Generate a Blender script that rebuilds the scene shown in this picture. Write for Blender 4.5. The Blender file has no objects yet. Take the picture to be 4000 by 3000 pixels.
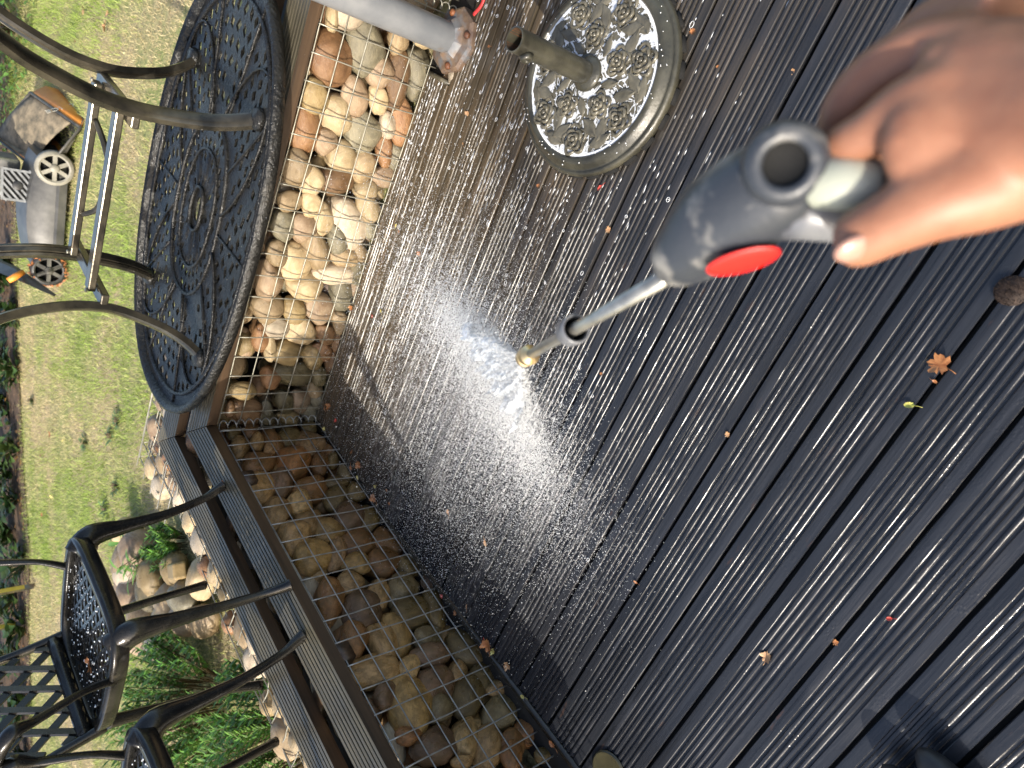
import bpy, bmesh, math, random
import numpy as np
from mathutils import Vector, Matrix, noise as mnoise
R = math.radians
rng = random.Random(7)
nr = np.random.default_rng(11)
scene = bpy.context.scene
C = scene.collection

# ---------------------------------------------------------------- camera
# world frame: X runs along the deck boards, Y across them away from the camera, Z up; deck top is z = 0
CA, SA = 0.8213, 0.5705
def rot2(x, y): return (x*CA - y*SA, x*SA + y*CA)
H = 1.36; FPX = 2697.0; PIT = 0.7923; ROL = 0.0359
def _v(x, y, z): a, b = rot2(x, y); return Vector((a, b, z))
_F = Vector((0, math.cos(PIT), -math.sin(PIT))); _R = Vector((1, 0, 0)); _D = _F.cross(_R)
_r = math.cos(ROL)*_R + math.sin(ROL)*_D; _d = -math.sin(ROL)*_R + math.cos(ROL)*_D
VF, VR, VD = _v(*_F), _v(*_r), _v(*_d)
EYE = Vector((0, 0, H))
def ray(x, y): return VF + VR*((1500 - y)/FPX) + VD*((x - 2000)/FPX)
def G(x, y, z=0.0):                      # survey point: where a sight line meets the level z
    q = ray(x, y); return EYE + q*((z - H)/q.z)
def P(x, y, t): return EYE + ray(x, y)*t  # survey point at a measured distance
cam_d = bpy.data.cameras.new('camera'); cam = bpy.data.objects.new('camera', cam_d); C.objects.link(cam)
mw = Matrix.Identity(4)
for i in range(3):
    mw[i][0] = VD[i]; mw[i][1] = VR[i]; mw[i][2] = -VF[i]
mw.translation = EYE
cam.matrix_world = mw
cam_d.sensor_fit = 'HORIZONTAL'; cam_d.sensor_width = 9.8; cam_d.lens = FPX/4000*9.8
cam_d.clip_start = 0.02; cam_d.clip_end = 200
cam_d.dof.use_dof = True; cam_d.dof.focus_distance = 1.75; cam_d.dof.aperture_fstop = 1.35
scene.camera = cam

# ---------------------------------------------------------------- sky, sun, exposure
SUNV = Vector((-0.66, -1.55, 1.0)).normalized()
w = bpy.data.worlds.new('World'); scene.world = w; w.use_nodes = True
nt = w.node_tree; nt.nodes.clear()
sky = nt.nodes.new('ShaderNodeTexSky'); sky.sky_type = 'NISHITA'; sky.sun_disc = False
sky.sun_elevation = math.asin(SUNV.z); sky.sun_rotation = math.atan2(SUNV.x, SUNV.y)
sky.air_density = 1.0; sky.dust_density = 3.0; sky.ozone_density = 0.7
bg = nt.nodes.new('ShaderNodeBackground'); bg.inputs['Strength'].default_value = 0.15
wo = nt.nodes.new('ShaderNodeOutputWorld')
nt.links.new(sky.outputs[0], bg.inputs[0]); nt.links.new(bg.outputs[0], wo.inputs[0])
sd = bpy.data.lights.new('sun', 'SUN'); sd.energy = 3.4; sd.angle = R(0.53); sd.color = (1.0, 0.93, 0.82)
so = bpy.data.objects.new('sun', sd); C.objects.link(so)
so.rotation_euler = (-SUNV).to_track_quat('-Z', 'Y').to_euler(); so.location = SUNV*20
vs = scene.view_settings
vs.view_transform = 'Standard'; vs.look = 'None'; vs.gamma = 1.0; vs.use_curve_mapping = False
vs.exposure = 0.92
scene.cycles.caustics_reflective = False; scene.cycles.caustics_refractive = False
scene.cycles.max_bounces = 6
scene.cycles.sample_clamp_indirect = 4.0

# ---------------------------------------------------------------- helpers
def tag(o, label=None, cat=None, group=None, kind=None):
    if label: o['label'] = label
    if cat: o['category'] = cat
    if group: o['group'] = group
    if kind: o['kind'] = kind
    return o
def thing(name, label, cat, loc=(0, 0, 0), rz=0.0, group=None):
    o = bpy.data.objects.new(name, None); C.objects.link(o)
    o.location = loc; o.rotation_euler = (0, 0, rz); o.empty_display_size = 0.05
    return tag(o, label, cat, group)
def struct_empty(name, loc=(0, 0, 0)):
    o = bpy.data.objects.new(name, None); C.objects.link(o); o.location = loc; o['kind'] = 'structure'; return o

class MB:
    def __init__(s): s.v = []; s.f = []; s.mi = []
    def add(s, vs, fs, m=0):
        n = len(s.v); s.v += [tuple(p) for p in vs]; s.f += [tuple(i + n for i in f) for f in fs]; s.mi += [m]*len(fs); return s
    def box(s, c, size, rot=None, m=0):
        x, y, z = (k/2 for k in size); q = []
        for dz in (-z, z):
            for dx, dy in ((-x, -y), (x, -y), (x, y), (-x, y)):
                p = Vector((dx, dy, dz))
                if rot is not None: p = rot @ p
                q.append(Vector(c) + p)
        return s.add(q, [(3, 2, 1, 0), (4, 5, 6, 7), (0, 1, 5, 4), (1, 2, 6, 5), (2, 3, 7, 6), (3, 0, 4, 7)], m)
    def tube(s, path, rad, seg=8, cap=True, up=None, flat=1.0, m=0, closed=False, prof=None):
        path = [Vector(p) for p in path]; n = len(path)
        rads = rad if isinstance(rad, (list, tuple)) else [rad]*n
        rings = []; pu = None
        for i, p in enumerate(path):
            if closed: t = path[(i+1) % n] - path[i-1]
            else: t = path[min(i+1, n-1)] - path[max(i-1, 0)]
            t.normalize()
            if pu is None:
                u = Vector(up) if up is not None else (Vector((0, 0, 1)) if abs(t.z) < 0.9 else Vector((1, 0, 0)))
            else: u = pu
            if up is not None and abs(Vector(up).normalized().dot(t)) < 0.97: u = Vector(up)
            u = (u - t*u.dot(t)).normalized(); pu = u; w_ = t.cross(u)
            r = rads[i]
            if prof is None:
                ring = [p + u*(r*flat*math.cos(2*math.pi*k/seg)) + w_*(r*math.sin(2*math.pi*k/seg)) for k in range(seg)]
            else:
                ring = [p + u*(r*a) + w_*(r*b) for a, b in prof]
            rings.append(ring)
        ns = len(rings[0]); v = [q for rg in rings for q in rg]; f = []
        for i in range(n if closed else n-1):
            a, b = i*ns, ((i+1) % n)*ns
            for k in range(ns): f.append((a+k, a+(k+1) % ns, b+(k+1) % ns, b+k))
        if cap and not closed:
            f.append(tuple(reversed(range(ns)))); f.append(tuple((n-1)*ns + k for k in range(ns)))
        return s.add(v, f, m)
    def lathe(s, prof, c=(0, 0, 0), seg=32, m=0, axis=None):
        c = Vector(c); v = []; f = []; k = len(prof)
        if axis is None: ex, ey, ez = Vector((1, 0, 0)), Vector((0, 1, 0)), Vector((0, 0, 1))
        else:
            ez = Vector(axis).normalized(); ex = ez.orthogonal().normalized(); ey = ez.cross(ex)
        for j in range(seg):
            a = 2*math.pi*j/seg
            for r, z in prof: v.append(c + ex*(r*math.cos(a)) + ey*(r*math.sin(a)) + ez*z)
        for j in range(seg):
            a, b = j*k, ((j+1) % seg)*k
            for i in range(k-1): f.append((a+i, b+i, b+i+1, a+i+1))
        return s.add(v, f, m)
    def sphere(s, c, r, seg=8, rings=6, m=0, rot=None):
        c = Vector(c); rr = r if isinstance(r, (tuple, list)) else (r, r, r); v = []; f = []
        def tr(p):
            p = Vector((p[0]*rr[0], p[1]*rr[1], p[2]*rr[2]))
            if rot is not None: p = rot @ p
            return c + p
        v.append(tr((0, 0, -1)))
        for i in range(1, rings):
            th = math.pi*i/rings
            for j in range(seg):
                a = 2*math.pi*j/seg; v.append(tr((math.sin(th)*math.cos(a), math.sin(th)*math.sin(a), -math.cos(th))))
        v.append(tr((0, 0, 1))); L = len(v)-1
        for j in range(seg):
            f.append((0, 1+(j+1) % seg, 1+j)); f.append((L, L-seg+j, L-seg+(j+1) % seg))
        for i in range(rings-2):
            for j in range(seg):
                a = 1+i*seg; b = a+seg; f.append((a+j, a+(j+1) % seg, b+(j+1) % seg, b+j))
        return s.add(v, f, m)
    def mesh(s, name, mats, smooth=True):
        me = bpy.data.meshes.new(name); me.from_pydata(s.v, [], s.f)
        for m in (mats if isinstance(mats, (list, tuple)) else [mats]): me.materials.append(m)
        if any(s.mi): me.polygons.foreach_set('material_index', s.mi)
        me.polygons.foreach_set('use_smooth', [smooth]*len(me.polygons)); me.update(); return me
    def build(s, name, mats, parent=None, smooth=True, world=True, angle=None):
        """verts are in world coordinates when world=True; they are moved into the parent's frame"""
        if parent is not None and world:
            M = Matrix.Translation(parent.location) @ parent.rotation_euler.to_matrix().to_4x4()
            if parent.parent is not None:
                pp = parent.parent
                M = Matrix.Translation(pp.location) @ pp.rotation_euler.to_matrix().to_4x4() @ M
            Mi = M.inverted(); s.v = [tuple(Mi @ Vector(p)) for p in s.v]
        me = s.mesh(name, mats, smooth)
        if angle is not None and smooth:
            bm = bmesh.new(); bm.from_mesh(me)
            for e in bm.edges:
                if len(e.link_faces) == 2 and e.calc_face_angle(0) > R(angle): e.smooth = False
            bm.to_mesh(me); bm.free()
        o = bpy.data.objects.new(name, me); C.objects.link(o)
        if parent is not None: o.parent = parent
        return o
def centre_top(o):
    """put a single-mesh thing's origin at its base"""
    me = o.data; n = len(me.vertices); co = np.empty(n*3); me.vertices.foreach_get('co', co); co = co.reshape(-1, 3)
    c = np.array([(co[:, 0].min()+co[:, 0].max())/2, (co[:, 1].min()+co[:, 1].max())/2, co[:, 2].min()])
    me.vertices.foreach_set('co', (co-c).ravel()); o.location = Vector(c) + o.location; me.update(); return o
def big_mesh(name, V, F, mat, k=3, smooth=False):
    V = np.asarray(V, np.float32); F = np.asarray(F, np.int32)
    me = bpy.data.meshes.new(name); me.vertices.add(len(V)); me.vertices.foreach_set('co', V.ravel())
    me.loops.add(F.size); me.loops.foreach_set('vertex_index', F.ravel())
    me.polygons.add(len(F)); me.polygons.foreach_set('loop_start', np.arange(0, F.size, k, dtype=np.int32))
    try: me.polygons.foreach_set('loop_total', np.full(len(F), k, np.int32))
    except Exception: pass
    me.update(calc_edges=True); me.validate()
    me.materials.append(mat)
    if smooth: me.polygons.foreach_set('use_smooth', [True]*len(me.polygons))
    return me
def vcol(me, cols, name='tint'):
    at = me.color_attributes.new(name, 'FLOAT_COLOR', 'POINT')
    c = np.ones((len(me.vertices), 4), np.float32); c[:, :3] = cols; at.data.foreach_set('color', c.ravel())
def dup(root, loc, rz, label):
    r = root.copy(); C.objects.link(r); r.location = loc; r.rotation_euler = (0, 0, rz); r['label'] = label
    for ch in list(root.children):
        c = ch.copy(); C.objects.link(c); c.parent = r
        for g in ch.children:
            d = g.copy(); C.objects.link(d); d.parent = c
    return r
def spline(pts, n=8):
    pts = [Vector(p) for p in pts]; out = []
    for i in range(len(pts)-1):
        p0 = pts[max(i-1, 0)]; p1 = pts[i]; p2 = pts[i+1]; p3 = pts[min(i+2, len(pts)-1)]
        for k in range(n):
            t = k/n
            out.append(0.5*((2*p1) + (p2-p0)*t + (2*p0-5*p1+4*p2-p3)*t*t + (3*p1-p0-3*p2+p3)*t**3))
    out.append(pts[-1]); return out
def lerp_list(xs, n):
    out = []
    for i in range(len(xs)-1):
        for k in range(n): out.append(xs[i] + (xs[i+1]-xs[i])*k/n)
    return out + [xs[-1]]

# ---------------------------------------------------------------- materials
class NT:
    def __init__(s, name):
        s.m = bpy.data.materials.new(name); s.m.use_nodes = True; s.t = s.m.node_tree
        s.b = s.t.nodes['Principled BSDF']; s.out = s.t.nodes['Material Output']
    def n(s, typ, **kw):
        x = s.t.nodes.new('ShaderNode'+typ)
        for k, v in kw.items():
            if k in x.inputs: x.inputs[k].default_value = v
            else: setattr(x, k, v)
        return x
    def l(s, a, b): s.t.links.new(a, b)
    def coord(s, kind='Object', scale=(1, 1, 1), rot=(0, 0, 0)):
        mp = s.n('Mapping'); mp.inputs['Scale'].default_value = scale; mp.inputs['Rotation'].default_value = rot
        if kind == 'World': g = s.n('NewGeometry'); s.l(g.outputs['Position'], mp.inputs['Vector'])
        else: g = s.n('TexCoord'); s.l(g.outputs[kind], mp.inputs['Vector'])
        return mp.outputs['Vector']
    def noise(s, co, scale, detail=4, rough=0.6, out='Fac'):
        x = s.n('TexNoise'); x.inputs['Scale'].default_value = scale; x.inputs['Detail'].default_value = detail; x.inputs['Roughness'].default_value = rough
        s.l(co, x.inputs['Vector']); return x.outputs[out]
    def ramp(s, fac, stops, interp='LINEAR'):
        x = s.n('ValToRGB'); cr = x.color_ramp; cr.interpolation = interp
        while len(cr.elements) < len(stops): cr.elements.new(0.5)
        for e, (p, c) in zip(cr.elements, stops):
            e.position = p; e.color = (*c, 1) if isinstance(c, (tuple, list)) else (c, c, c, 1)
        s.l(fac, x.inputs['Fac']); return x.outputs['Color']
    def mix(s, fac, a, b, typ='MIX'):
        x = s.n('Mix', data_type='RGBA', blend_type=typ)
        for sock, v in ((x.inputs[0], fac), (x.inputs[6], a), (x.inputs[7], b)):
            if isinstance(v, (int, float)): sock.default_value = v
            elif isinstance(v, (tuple, list)): sock.default_value = (*v, 1)
            else: s.l(v, sock)
        return x.outputs[2]
    def math(s, op, a, b=None, clamp=False):
        x = s.n('Math', operation=op, use_clamp=clamp)
        for i, v in enumerate((a, b)):
            if v is None: continue
            if isinstance(v, (int, float)): x.inputs[i].default_value = v
            else: s.l(v, x.inputs[i])
        return x.outputs[0]
    def bump(s, h, strength=0.3, dist=0.01, prev=None):
        x = s.n('Bump'); x.inputs['Strength'].default_value = strength; x.inputs['Distance'].default_value = dist
        s.l(h, x.inputs['Height'])
        if prev is not None: s.l(prev, x.inputs['Normal'])
        return x.outputs['Normal']
    def set(s, **kw):
        for k, v in kw.items():
            sk = s.b.inputs[k.replace('_', ' ')]
            if isinstance(v, (int, float)): sk.default_value = v
            elif isinstance(v, (tuple, list)): sk.default_value = (*v, 1) if len(v) == 3 and sk.type == 'RGBA' else v
            else: s.l(v, sk)
        return s.m
def simple(name, c1, c2=None, rough=0.5, metal=0.0, scale=8, bump=0.0, bscale=60, coat=0.0, lo=0.35, hi=0.65, kind='Object'):
    t = NT(name); co = t.coord(kind)
    col = c1 if c2 is None else t.ramp(t.noise(co, scale, 5), [(lo, c1), (hi, c2)])
    kw = dict(Base_Color=col, Roughness=rough, Metallic=metal)
    if coat: kw['Coat_Weight'] = coat; kw['Coat_Roughness'] = 0.06
    if bump: kw['Normal'] = t.bump(t.noise(co, bscale, 4), bump, 0.004)
    return t.set(**kw)

def deck_mat():
    t = NT('wet_grooved_decking'); w0 = t.coord('World')
    sep = t.n('SeparateXYZ'); t.l(w0, sep.inputs[0]); X, Y = sep.outputs[0], sep.outputs[1]
    grain = t.noise(t.coord('World', (1.6, 70, 70)), 1.0, 6, 0.65)
    blot = t.noise(w0, 3.2, 5, 0.6); fine = t.noise(w0, 60, 3)
    # the strip beside the far bench has been washed down to brown wood, the rest still carries black grime
    clean = t.math('ADD', t.math('MULTIPLY', t.math('SUBTRACT', Y, 1.02), 1.5), t.math('MULTIPLY', t.math('ADD', X, 0.75), 0.55))
    clean = t.math('ADD', clean, t.math('MULTIPLY', t.math('SUBTRACT', blot, 0.5), 1.3), True)
    grime = t.ramp(grain, [(0.3, (0.011, 0.0125, 0.016)), (0.7, (0.029, 0.032, 0.039))])
    wood = t.ramp(grain, [(0.25, (0.030, 0.025, 0.017)), (0.5, (0.070, 0.056, 0.037)), (0.75, (0.13, 0.092, 0.054))])
    col = t.mix(clean, grime, wood)
    rust = t.ramp(t.noise(t.coord('World', (9, 40, 40)), 1.0, 4), [(0.66, 0.0), (0.74, 1.0)])
    col = t.mix(t.math('MULTIPLY', rust, 0.35), col, (0.12, 0.06, 0.035))
    oi = t.n('ObjectInfo'); col = t.mix(0.5, col, t.mix(oi.outputs['Random'], (0.65, 0.68, 0.72), (1.15, 1.05, 0.95)), 'MULTIPLY')
    wet = t.noise(t.coord('World', (3, 9, 9)), 1.0, 4)
    rough = t.ramp(wet, [(0.3, 0.16), (0.55, 0.28), (0.75, 0.46)])
    vor = t.n('TexVoronoi'); vor.inputs['Scale'].default_value = 120; t.l(w0, vor.inputs['Vector'])
    drops = t.ramp(vor.outputs['Distance'], [(0.15, 1.0), (0.42, 0.0)])
    dm = t.ramp(t.noise(w0, 5, 3), [(0.52, 0.0), (0.66, 1.0)])
    nrm = t.bump(t.noise(t.coord('World', (5, 120, 120)), 1.0, 5), 0.35, 0.003)
    nrm = t.bump(fine, 0.12, 0.003, nrm)
    nrm = t.bump(t.math('MULTIPLY', drops, dm), 0.25, 0.002, nrm)
    return t.set(Base_Color=col, Roughness=rough, Normal=nrm, Specular_IOR_Level=0.55)
def plank_mat():
    t = NT('weathered_bench_plank'); g = t.noise(t.coord('Object', (2.2, 60, 60)), 1.0, 6, 0.65); b = t.noise(t.coord(), 5, 4)
    col = t.mix(t.ramp(b, [(0.4, 0.0), (0.7, 1.0)]), t.ramp(g, [(0.3, (0.034, 0.030, 0.021)), (0.7, (0.085, 0.075, 0.052))]), t.ramp(g, [(0.3, (0.05, 0.044, 0.028)), (0.7, (0.135, 0.117, 0.075))]))
    tc = t.n('NewGeometry'); sp = t.n('SeparateXYZ'); t.l(tc.outputs['Normal'], sp.inputs[0])
    return t.set(Base_Color=col, Roughness=t.ramp(b, [(0.35, 0.28), (0.65, 0.55)]), Normal=t.bump(g, 0.4, 0.004))
def plank_side_mat():
    t = NT('stained_plank_edge'); g = t.noise(t.coord('Object', (3, 50, 50)), 1.0, 6)
    return t.set(Base_Color=t.ramp(g, [(0.3, (0.022, 0.014, 0.008)), (0.7, (0.085, 0.05, 0.026))]), Roughness=0.45, Normal=t.bump(g, 0.3, 0.004))
STONEC = dict(o=((0.30, 0.165, 0.085), (0.44, 0.28, 0.16)), g=((0.20, 0.19, 0.145), (0.34, 0.32, 0.24)), y=((0.33, 0.25, 0.125), (0.48, 0.39, 0.23)),
              c=((0.50, 0.40, 0.25), (0.66, 0.56, 0.39)), p=((0.40, 0.29, 0.20), (0.57, 0.46, 0.34)), b=((0.22, 0.135, 0.075), (0.36, 0.24, 0.14)),
              w=((0.58, 0.50, 0.40), (0.74, 0.67, 0.55)), t=((0.38, 0.29, 0.18), (0.54, 0.44, 0.30)), d=((0.12, 0.11, 0.065), (0.30, 0.26, 0.16)),
              m=((0.16, 0.12, 0.105), (0.30, 0.235, 0.20)))
def stone_mat(k, stained_shade_lift):
    a, b = (tuple(x**1.12*0.80*(1, 0.98, 0.93)[i] for i, x in enumerate(c)) for c in STONEC[k]); t = NT('river_stone_%s%s' % (k, '_stained_and_shade_lift' if stained_shade_lift else '')); co = t.coord()
    oi = t.n('ObjectInfo'); off = t.n('VectorMath', operation='ADD'); t.l(co, off.inputs[0])
    cb = t.n('CombineXYZ'); t.l(t.math('MULTIPLY', oi.outputs['Random'], 37.0), cb.inputs[0]); t.l(t.math('MULTIPLY', oi.outputs['Random'], 11.0), cb.inputs[2]); t.l(cb.outputs[0], off.inputs[1])
    co = off.outputs[0]
    col = t.ramp(t.noise(co, 2.2, 6, 0.62), [(0.32, a), (0.68, b)])
    mp = t.n('Mapping'); mp.inputs['Scale'].default_value = (0.8, 0.8, 5.5); t.l(co, mp.inputs['Vector'])
    band = t.ramp(t.noise(mp.outputs[0], 1.3, 3), [(0.46, 0.0), (0.60, 1.0)])
    col = t.mix(t.math('MULTIPLY', band, 0.38), col, tuple(x*0.62 for x in a))
    spk = t.ramp(t.noise(co, 26, 3, 0.7), [(0.60, 0.0), (0.72, 1.0)])
    col = t.mix(t.math('MULTIPLY', spk, 0.45), col, tuple(x*0.42 for x in a))
    col = t.mix(t.math('MULTIPLY', t.ramp(t.noise(co, 40, 2), [(0.62, 0.0), (0.7, 1.0)]), 0.25), col, tuple(min(1, x*1.25) for x in b))
    if stained_shade_lift:
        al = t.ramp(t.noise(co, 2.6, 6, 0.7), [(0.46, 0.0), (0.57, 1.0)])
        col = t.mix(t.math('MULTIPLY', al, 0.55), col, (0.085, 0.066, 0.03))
        col = t.mix(1.0, col, (1.30, 1.06, 0.74), 'MULTIPLY')  # warms and brightens the shaded bench's stones, making up for blue skylight
    h = t.mix(oi.outputs['Random'], (0.70, 0.68, 0.66), (1.15, 1.10, 1.04)); col = t.mix(1.0, col, h, 'MULTIPLY')
    rough = t.ramp(t.noise(co, 1.5, 3), [(0.35, 0.18), (0.62, 0.55)])
    n1 = t.bump(t.noise(co, 14, 6, 0.7), 0.30, 0.02); n1 = t.bump(t.noise(co, 70, 3), 0.18, 0.006, n1)
    return t.set(Base_Color=col, Roughness=rough, Normal=n1)
M = {}
M['deck'] = deck_mat(); M['plank'] = plank_mat(); M['plank_side'] = plank_side_mat()
for k in STONEC:
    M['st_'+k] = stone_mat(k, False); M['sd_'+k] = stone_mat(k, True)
M['wire'] = simple('galvanised_wire', (0.22, 0.21, 0.165), (0.38, 0.365, 0.30), 0.42, 0.45, 30)
M['wire_dull'] = simple('neutral_grey_wire', (0.22, 0.22, 0.205), (0.38, 0.38, 0.355), 0.45, 0.4, 30)  # neutral grey, less yellow than the other wire
def black_iron():
    t = NT('wet_black_cast_aluminium'); co = t.coord()
    n = t.noise(co, 22, 5, 0.7); b = t.noise(co, 260, 2)
    col = t.ramp(n, [(0.35, (0.005, 0.005, 0.005)), (0.62, (0.018, 0.0165, 0.014)), (0.78, (0.05, 0.042, 0.03))])
    return t.set(Base_Color=col, Roughness=t.ramp(t.noise(co, 9, 3), [(0.35, 0.10), (0.65, 0.28)]), Specular_IOR_Level=0.42, Normal=t.bump(b, 0.10, 0.003))
M['iron'] = black_iron()
def table_iron():
    t = NT('wet_black_table_underside'); co = t.coord(); n = t.noise(co, 14, 5, 0.7)
    col = t.ramp(n, [(0.3, (0.006, 0.006, 0.006)), (0.6, (0.016, 0.0155, 0.014)), (0.8, (0.05, 0.045, 0.036))])
    return t.set(Base_Color=col, Roughness=t.ramp(t.noise(co, 20, 3), [(0.35, 0.09), (0.65, 0.34)]), Specular_IOR_Level=0.36, Normal=t.bump(t.noise(co, 75, 4), 0.8, 0.008))
M['table'] = table_iron()
M['leg_metal'] = simple('brown_grey_table_leg', (0.03, 0.028, 0.023), (0.11, 0.096, 0.07), 0.20, 0.55, 12, 0.08, 120)
M['olive'] = simple('olive_dirty_cast_iron', (0.022, 0.021, 0.015), (0.062, 0.058, 0.040), 0.38, 0.0, 16, 0.25, 120, coat=0.25)
M['olive_dark'] = simple('dark_wet_cast_iron', (0.065, 0.06, 0.045), (0.14, 0.128, 0.095), 0.25, 0.0, 22, 0.3, 90)
M['rust'] = simple('rusty_iron', (0.20, 0.07, 0.025), (0.06, 0.03, 0.02), 0.6, 0.0, 20, 0.4, 60)
M['black'] = simple('matt_black', (0.003, 0.003, 0.003), None, 0.9)
M['rubber'] = simple('black_rubber', (0.014, 0.014, 0.015), (0.03, 0.03, 0.03), 0.45, 0.0, 30)
def post_mat():
    t = NT('grey_painted_post'); co = t.coord(); z = t.n('SeparateXYZ'); t.l(co, z.inputs[0])
    base = t.ramp(t.noise(co, 9, 5), [(0.35, (0.13, 0.138, 0.148)), (0.65, (0.19, 0.195, 0.20))])
    edge = t.math('ADD', t.math('MULTIPLY', z.outputs[2], -7.0), t.math('MULTIPLY', t.noise(co, 22, 5), 1.5))
    rustm = t.ramp(edge, [(0.30, 0.0), (0.55, 1.0)])
    col = t.mix(t.math('MULTIPLY', rustm, 0.75), base, t.ramp(t.noise(co, 40, 4), [(0.35, (0.10, 0.045, 0.015)), (0.65, (0.20, 0.12, 0.06))]))
    return t.set(Base_Color=col, Roughness=0.33, Normal=t.bump(t.noise(co, 50, 4), 0.12, 0.004))
M['post'] = post_mat()
M['foam'] = simple('white_soap_foam', (0.70, 0.72, 0.74), (0.85, 0.86, 0.87), 0.3, 0.0, 40)
def water_mat():
    t = NT('water_drops'); return t.set(Base_Color=(0.93, 0.95, 0.97), Roughness=0.12, Transmission_Weight=0.35, IOR=1.33)
M['water'] = water_mat()
def film_mat():
    t = NT('water_sheet'); co = t.coord('World'); n = t.noise(co, 170, 4, 0.65)
    tr = t.n('BsdfTransparent'); mx = t.n('MixShader')
    t.set(Base_Color=(0.82, 0.87, 0.92), Roughness=0.12, Normal=t.bump(n, 0.35, 0.006))
    t.l(t.ramp(n, [(0.36, 0.15), (0.58, 0.95)]), mx.inputs[0]); t.l(tr.outputs[0], mx.inputs[1]); t.l(t.b.outputs[0], mx.inputs[2]); t.l(mx.outputs[0], t.out.inputs[0]); return t.m
M['sheet'] = film_mat()
def attr_mat(name, rough=0.6, trans=0.0):
    t = NT(name); a = t.n('VertexColor'); a.layer_name = 'tint'
    m = t.set(Base_Color=a.outputs['Color'], Roughness=rough)
    if trans:
        tl = t.n('BsdfTranslucent'); t.l(a.outputs['Color'], tl.inputs[0]); mx = t.n('MixShader'); mx.inputs[0].default_value = trans
        t.l(t.b.outputs[0], mx.inputs[1]); t.l(tl.outputs[0], mx.inputs[2]); t.l(mx.outputs[0], t.out.inputs[0])
    return m
M['grass'] = attr_mat('grass_blades', 0.55, 0.35)
M['leafy'] = attr_mat('plant_leaves', 0.38, 0.25)
def lawn_mat():
    t = NT('dry_lawn_ground'); co = t.coord('World')
    n = t.noise(co, 1.3, 6, 0.65); f = t.noise(co, 38, 4, 0.7)
    col = t.mix(t.ramp(n, [(0.42, 0.0), (0.58, 1.0)]), t.ramp(f, [(0.3, (0.22, 0.17, 0.095)), (0.7, (0.48, 0.39, 0.23))]), t.ramp(f, [(0.3, (0.12, 0.15, 0.04)), (0.7, (0.30, 0.33, 0.11))]))
    return t.set(Base_Color=col, Roughness=0.9, Normal=t.bump(f, 0.8, 0.03))
M['lawn'] = lawn_mat()
M['soil'] = simple('leaf_littered_soil', (0.035, 0.024, 0.016), (0.12, 0.075, 0.045), 0.85, 0.0, 14, 0.8, 40, kind='World')
M['void'] = simple('dark_ground_and_core', (0.012, 0.011, 0.010), (0.022, 0.020, 0.016), 0.8, 0.0, 10)  # also colours the dark box added inside the gabions
# ================================================================ setting
GZ = -0.03                                # lawn level
def wxy(x, y): return rot2(x, y)          # a spot given as metres right of / ahead of the viewpoint
# lawn sheet, reaching far past the view
b = MB(); N = 40
for i in range(N+1):
    for j in range(N+1):
        x = -60 + 120*i/N; y = -60 + 120*j/N
        b.v.append((x, y, GZ))
for i in range(N):
    for j in range(N):
        k = i*(N+1)+j; b.f.append((k, k+N+1, k+N+2, k+1)); b.mi.append(0)
tag(b.build('lawn', M['lawn']), kind='structure')
b = MB()                                  # bare ground below the deck
b.add([(-1.62, -3, GZ+0.004), (4, -3, GZ+0.004), (4, 1.95, GZ+0.004), (-1.62, 1.95, GZ+0.004)], [(0, 1, 2, 3)])
tag(b.build('ground_under_deck', M['void']), kind='structure')
# soil border beyond the lawn
q = []
for k in range(41):
    x = -14 + 28*k/40
    y = 7.85 + 0.10*math.sin(k*1.3) + 0.06*math.sin(k*3.1)
    q.append((*wxy(x, y), GZ+0.012))
for k in range(41):
    x = -14 + 28*(40-k)/40; q.append((*wxy(x, 16), GZ+0.012))
b = MB(); n = len(q)
for k in range(40): b.add([q[k], q[k+1], q[n-2-k], q[n-1-k]], [(0, 1, 2, 3)])
tag(b.build('soil_border', M['soil']), kind='structure')

# ---- grooved deck boards
PITCH = 0.1295; BW = 0.1212; B0 = 0.895
deck = struct_empty('deck', (0, 0, 0))
def board_profile():
    p = [(-BW/2, -0.028), (-BW/2, -0.002), (-BW/2+0.0012, -0.0003), (-BW/2+0.003, 0.0)]
    ng = 6; sp = 0.0138
    for k in range(ng):
        c = (k-(ng-1)/2)*sp
        p += [(c-0.0042, 0.0), (c-0.0032, -0.0009), (c-0.0022, -0.0036), (c+0.0022, -0.0036), (c+0.0032, -0.0009), (c+0.0042, 0.0)]
        if k < ng-1: p += [(c+sp/2, 0.0003)]
    return p + [(BW/2-0.003, 0.0), (BW/2-0.0012, -0.0003), (BW/2, -0.002), (BW/2, -0.028)]
prof = board_profile()
def board_mesh(x0, x1, seed):
    rr = random.Random(seed); b = MB(); n = max(2, int((x1-x0)/0.05)); k = len(prof)
    for i in range(n+1):
        x = x0 + (x1-x0)*i/n; dz = 0.0006*math.sin(i*0.21+seed); dy = 0.0008*math.sin(i*0.12+seed*2.1)
        for y, z in prof: b.v.append((x, y+dy+rr.uniform(-.0004, .0004), z+dz+rr.uniform(-.00022, .00022)))
    for i in range(n):
        for j in range(k-1): b.f.append((i*k+j, (i+1)*k+j, (i+1)*k+j+1, i*k+j+1)); b.mi.append(0)
    b.f.append(tuple(range(k-1, -1, -1))); b.mi.append(0); b.f.append(tuple(n*k+j for j in range(k))); b.mi.append(0)
    return b
X0 = -1.472
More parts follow.
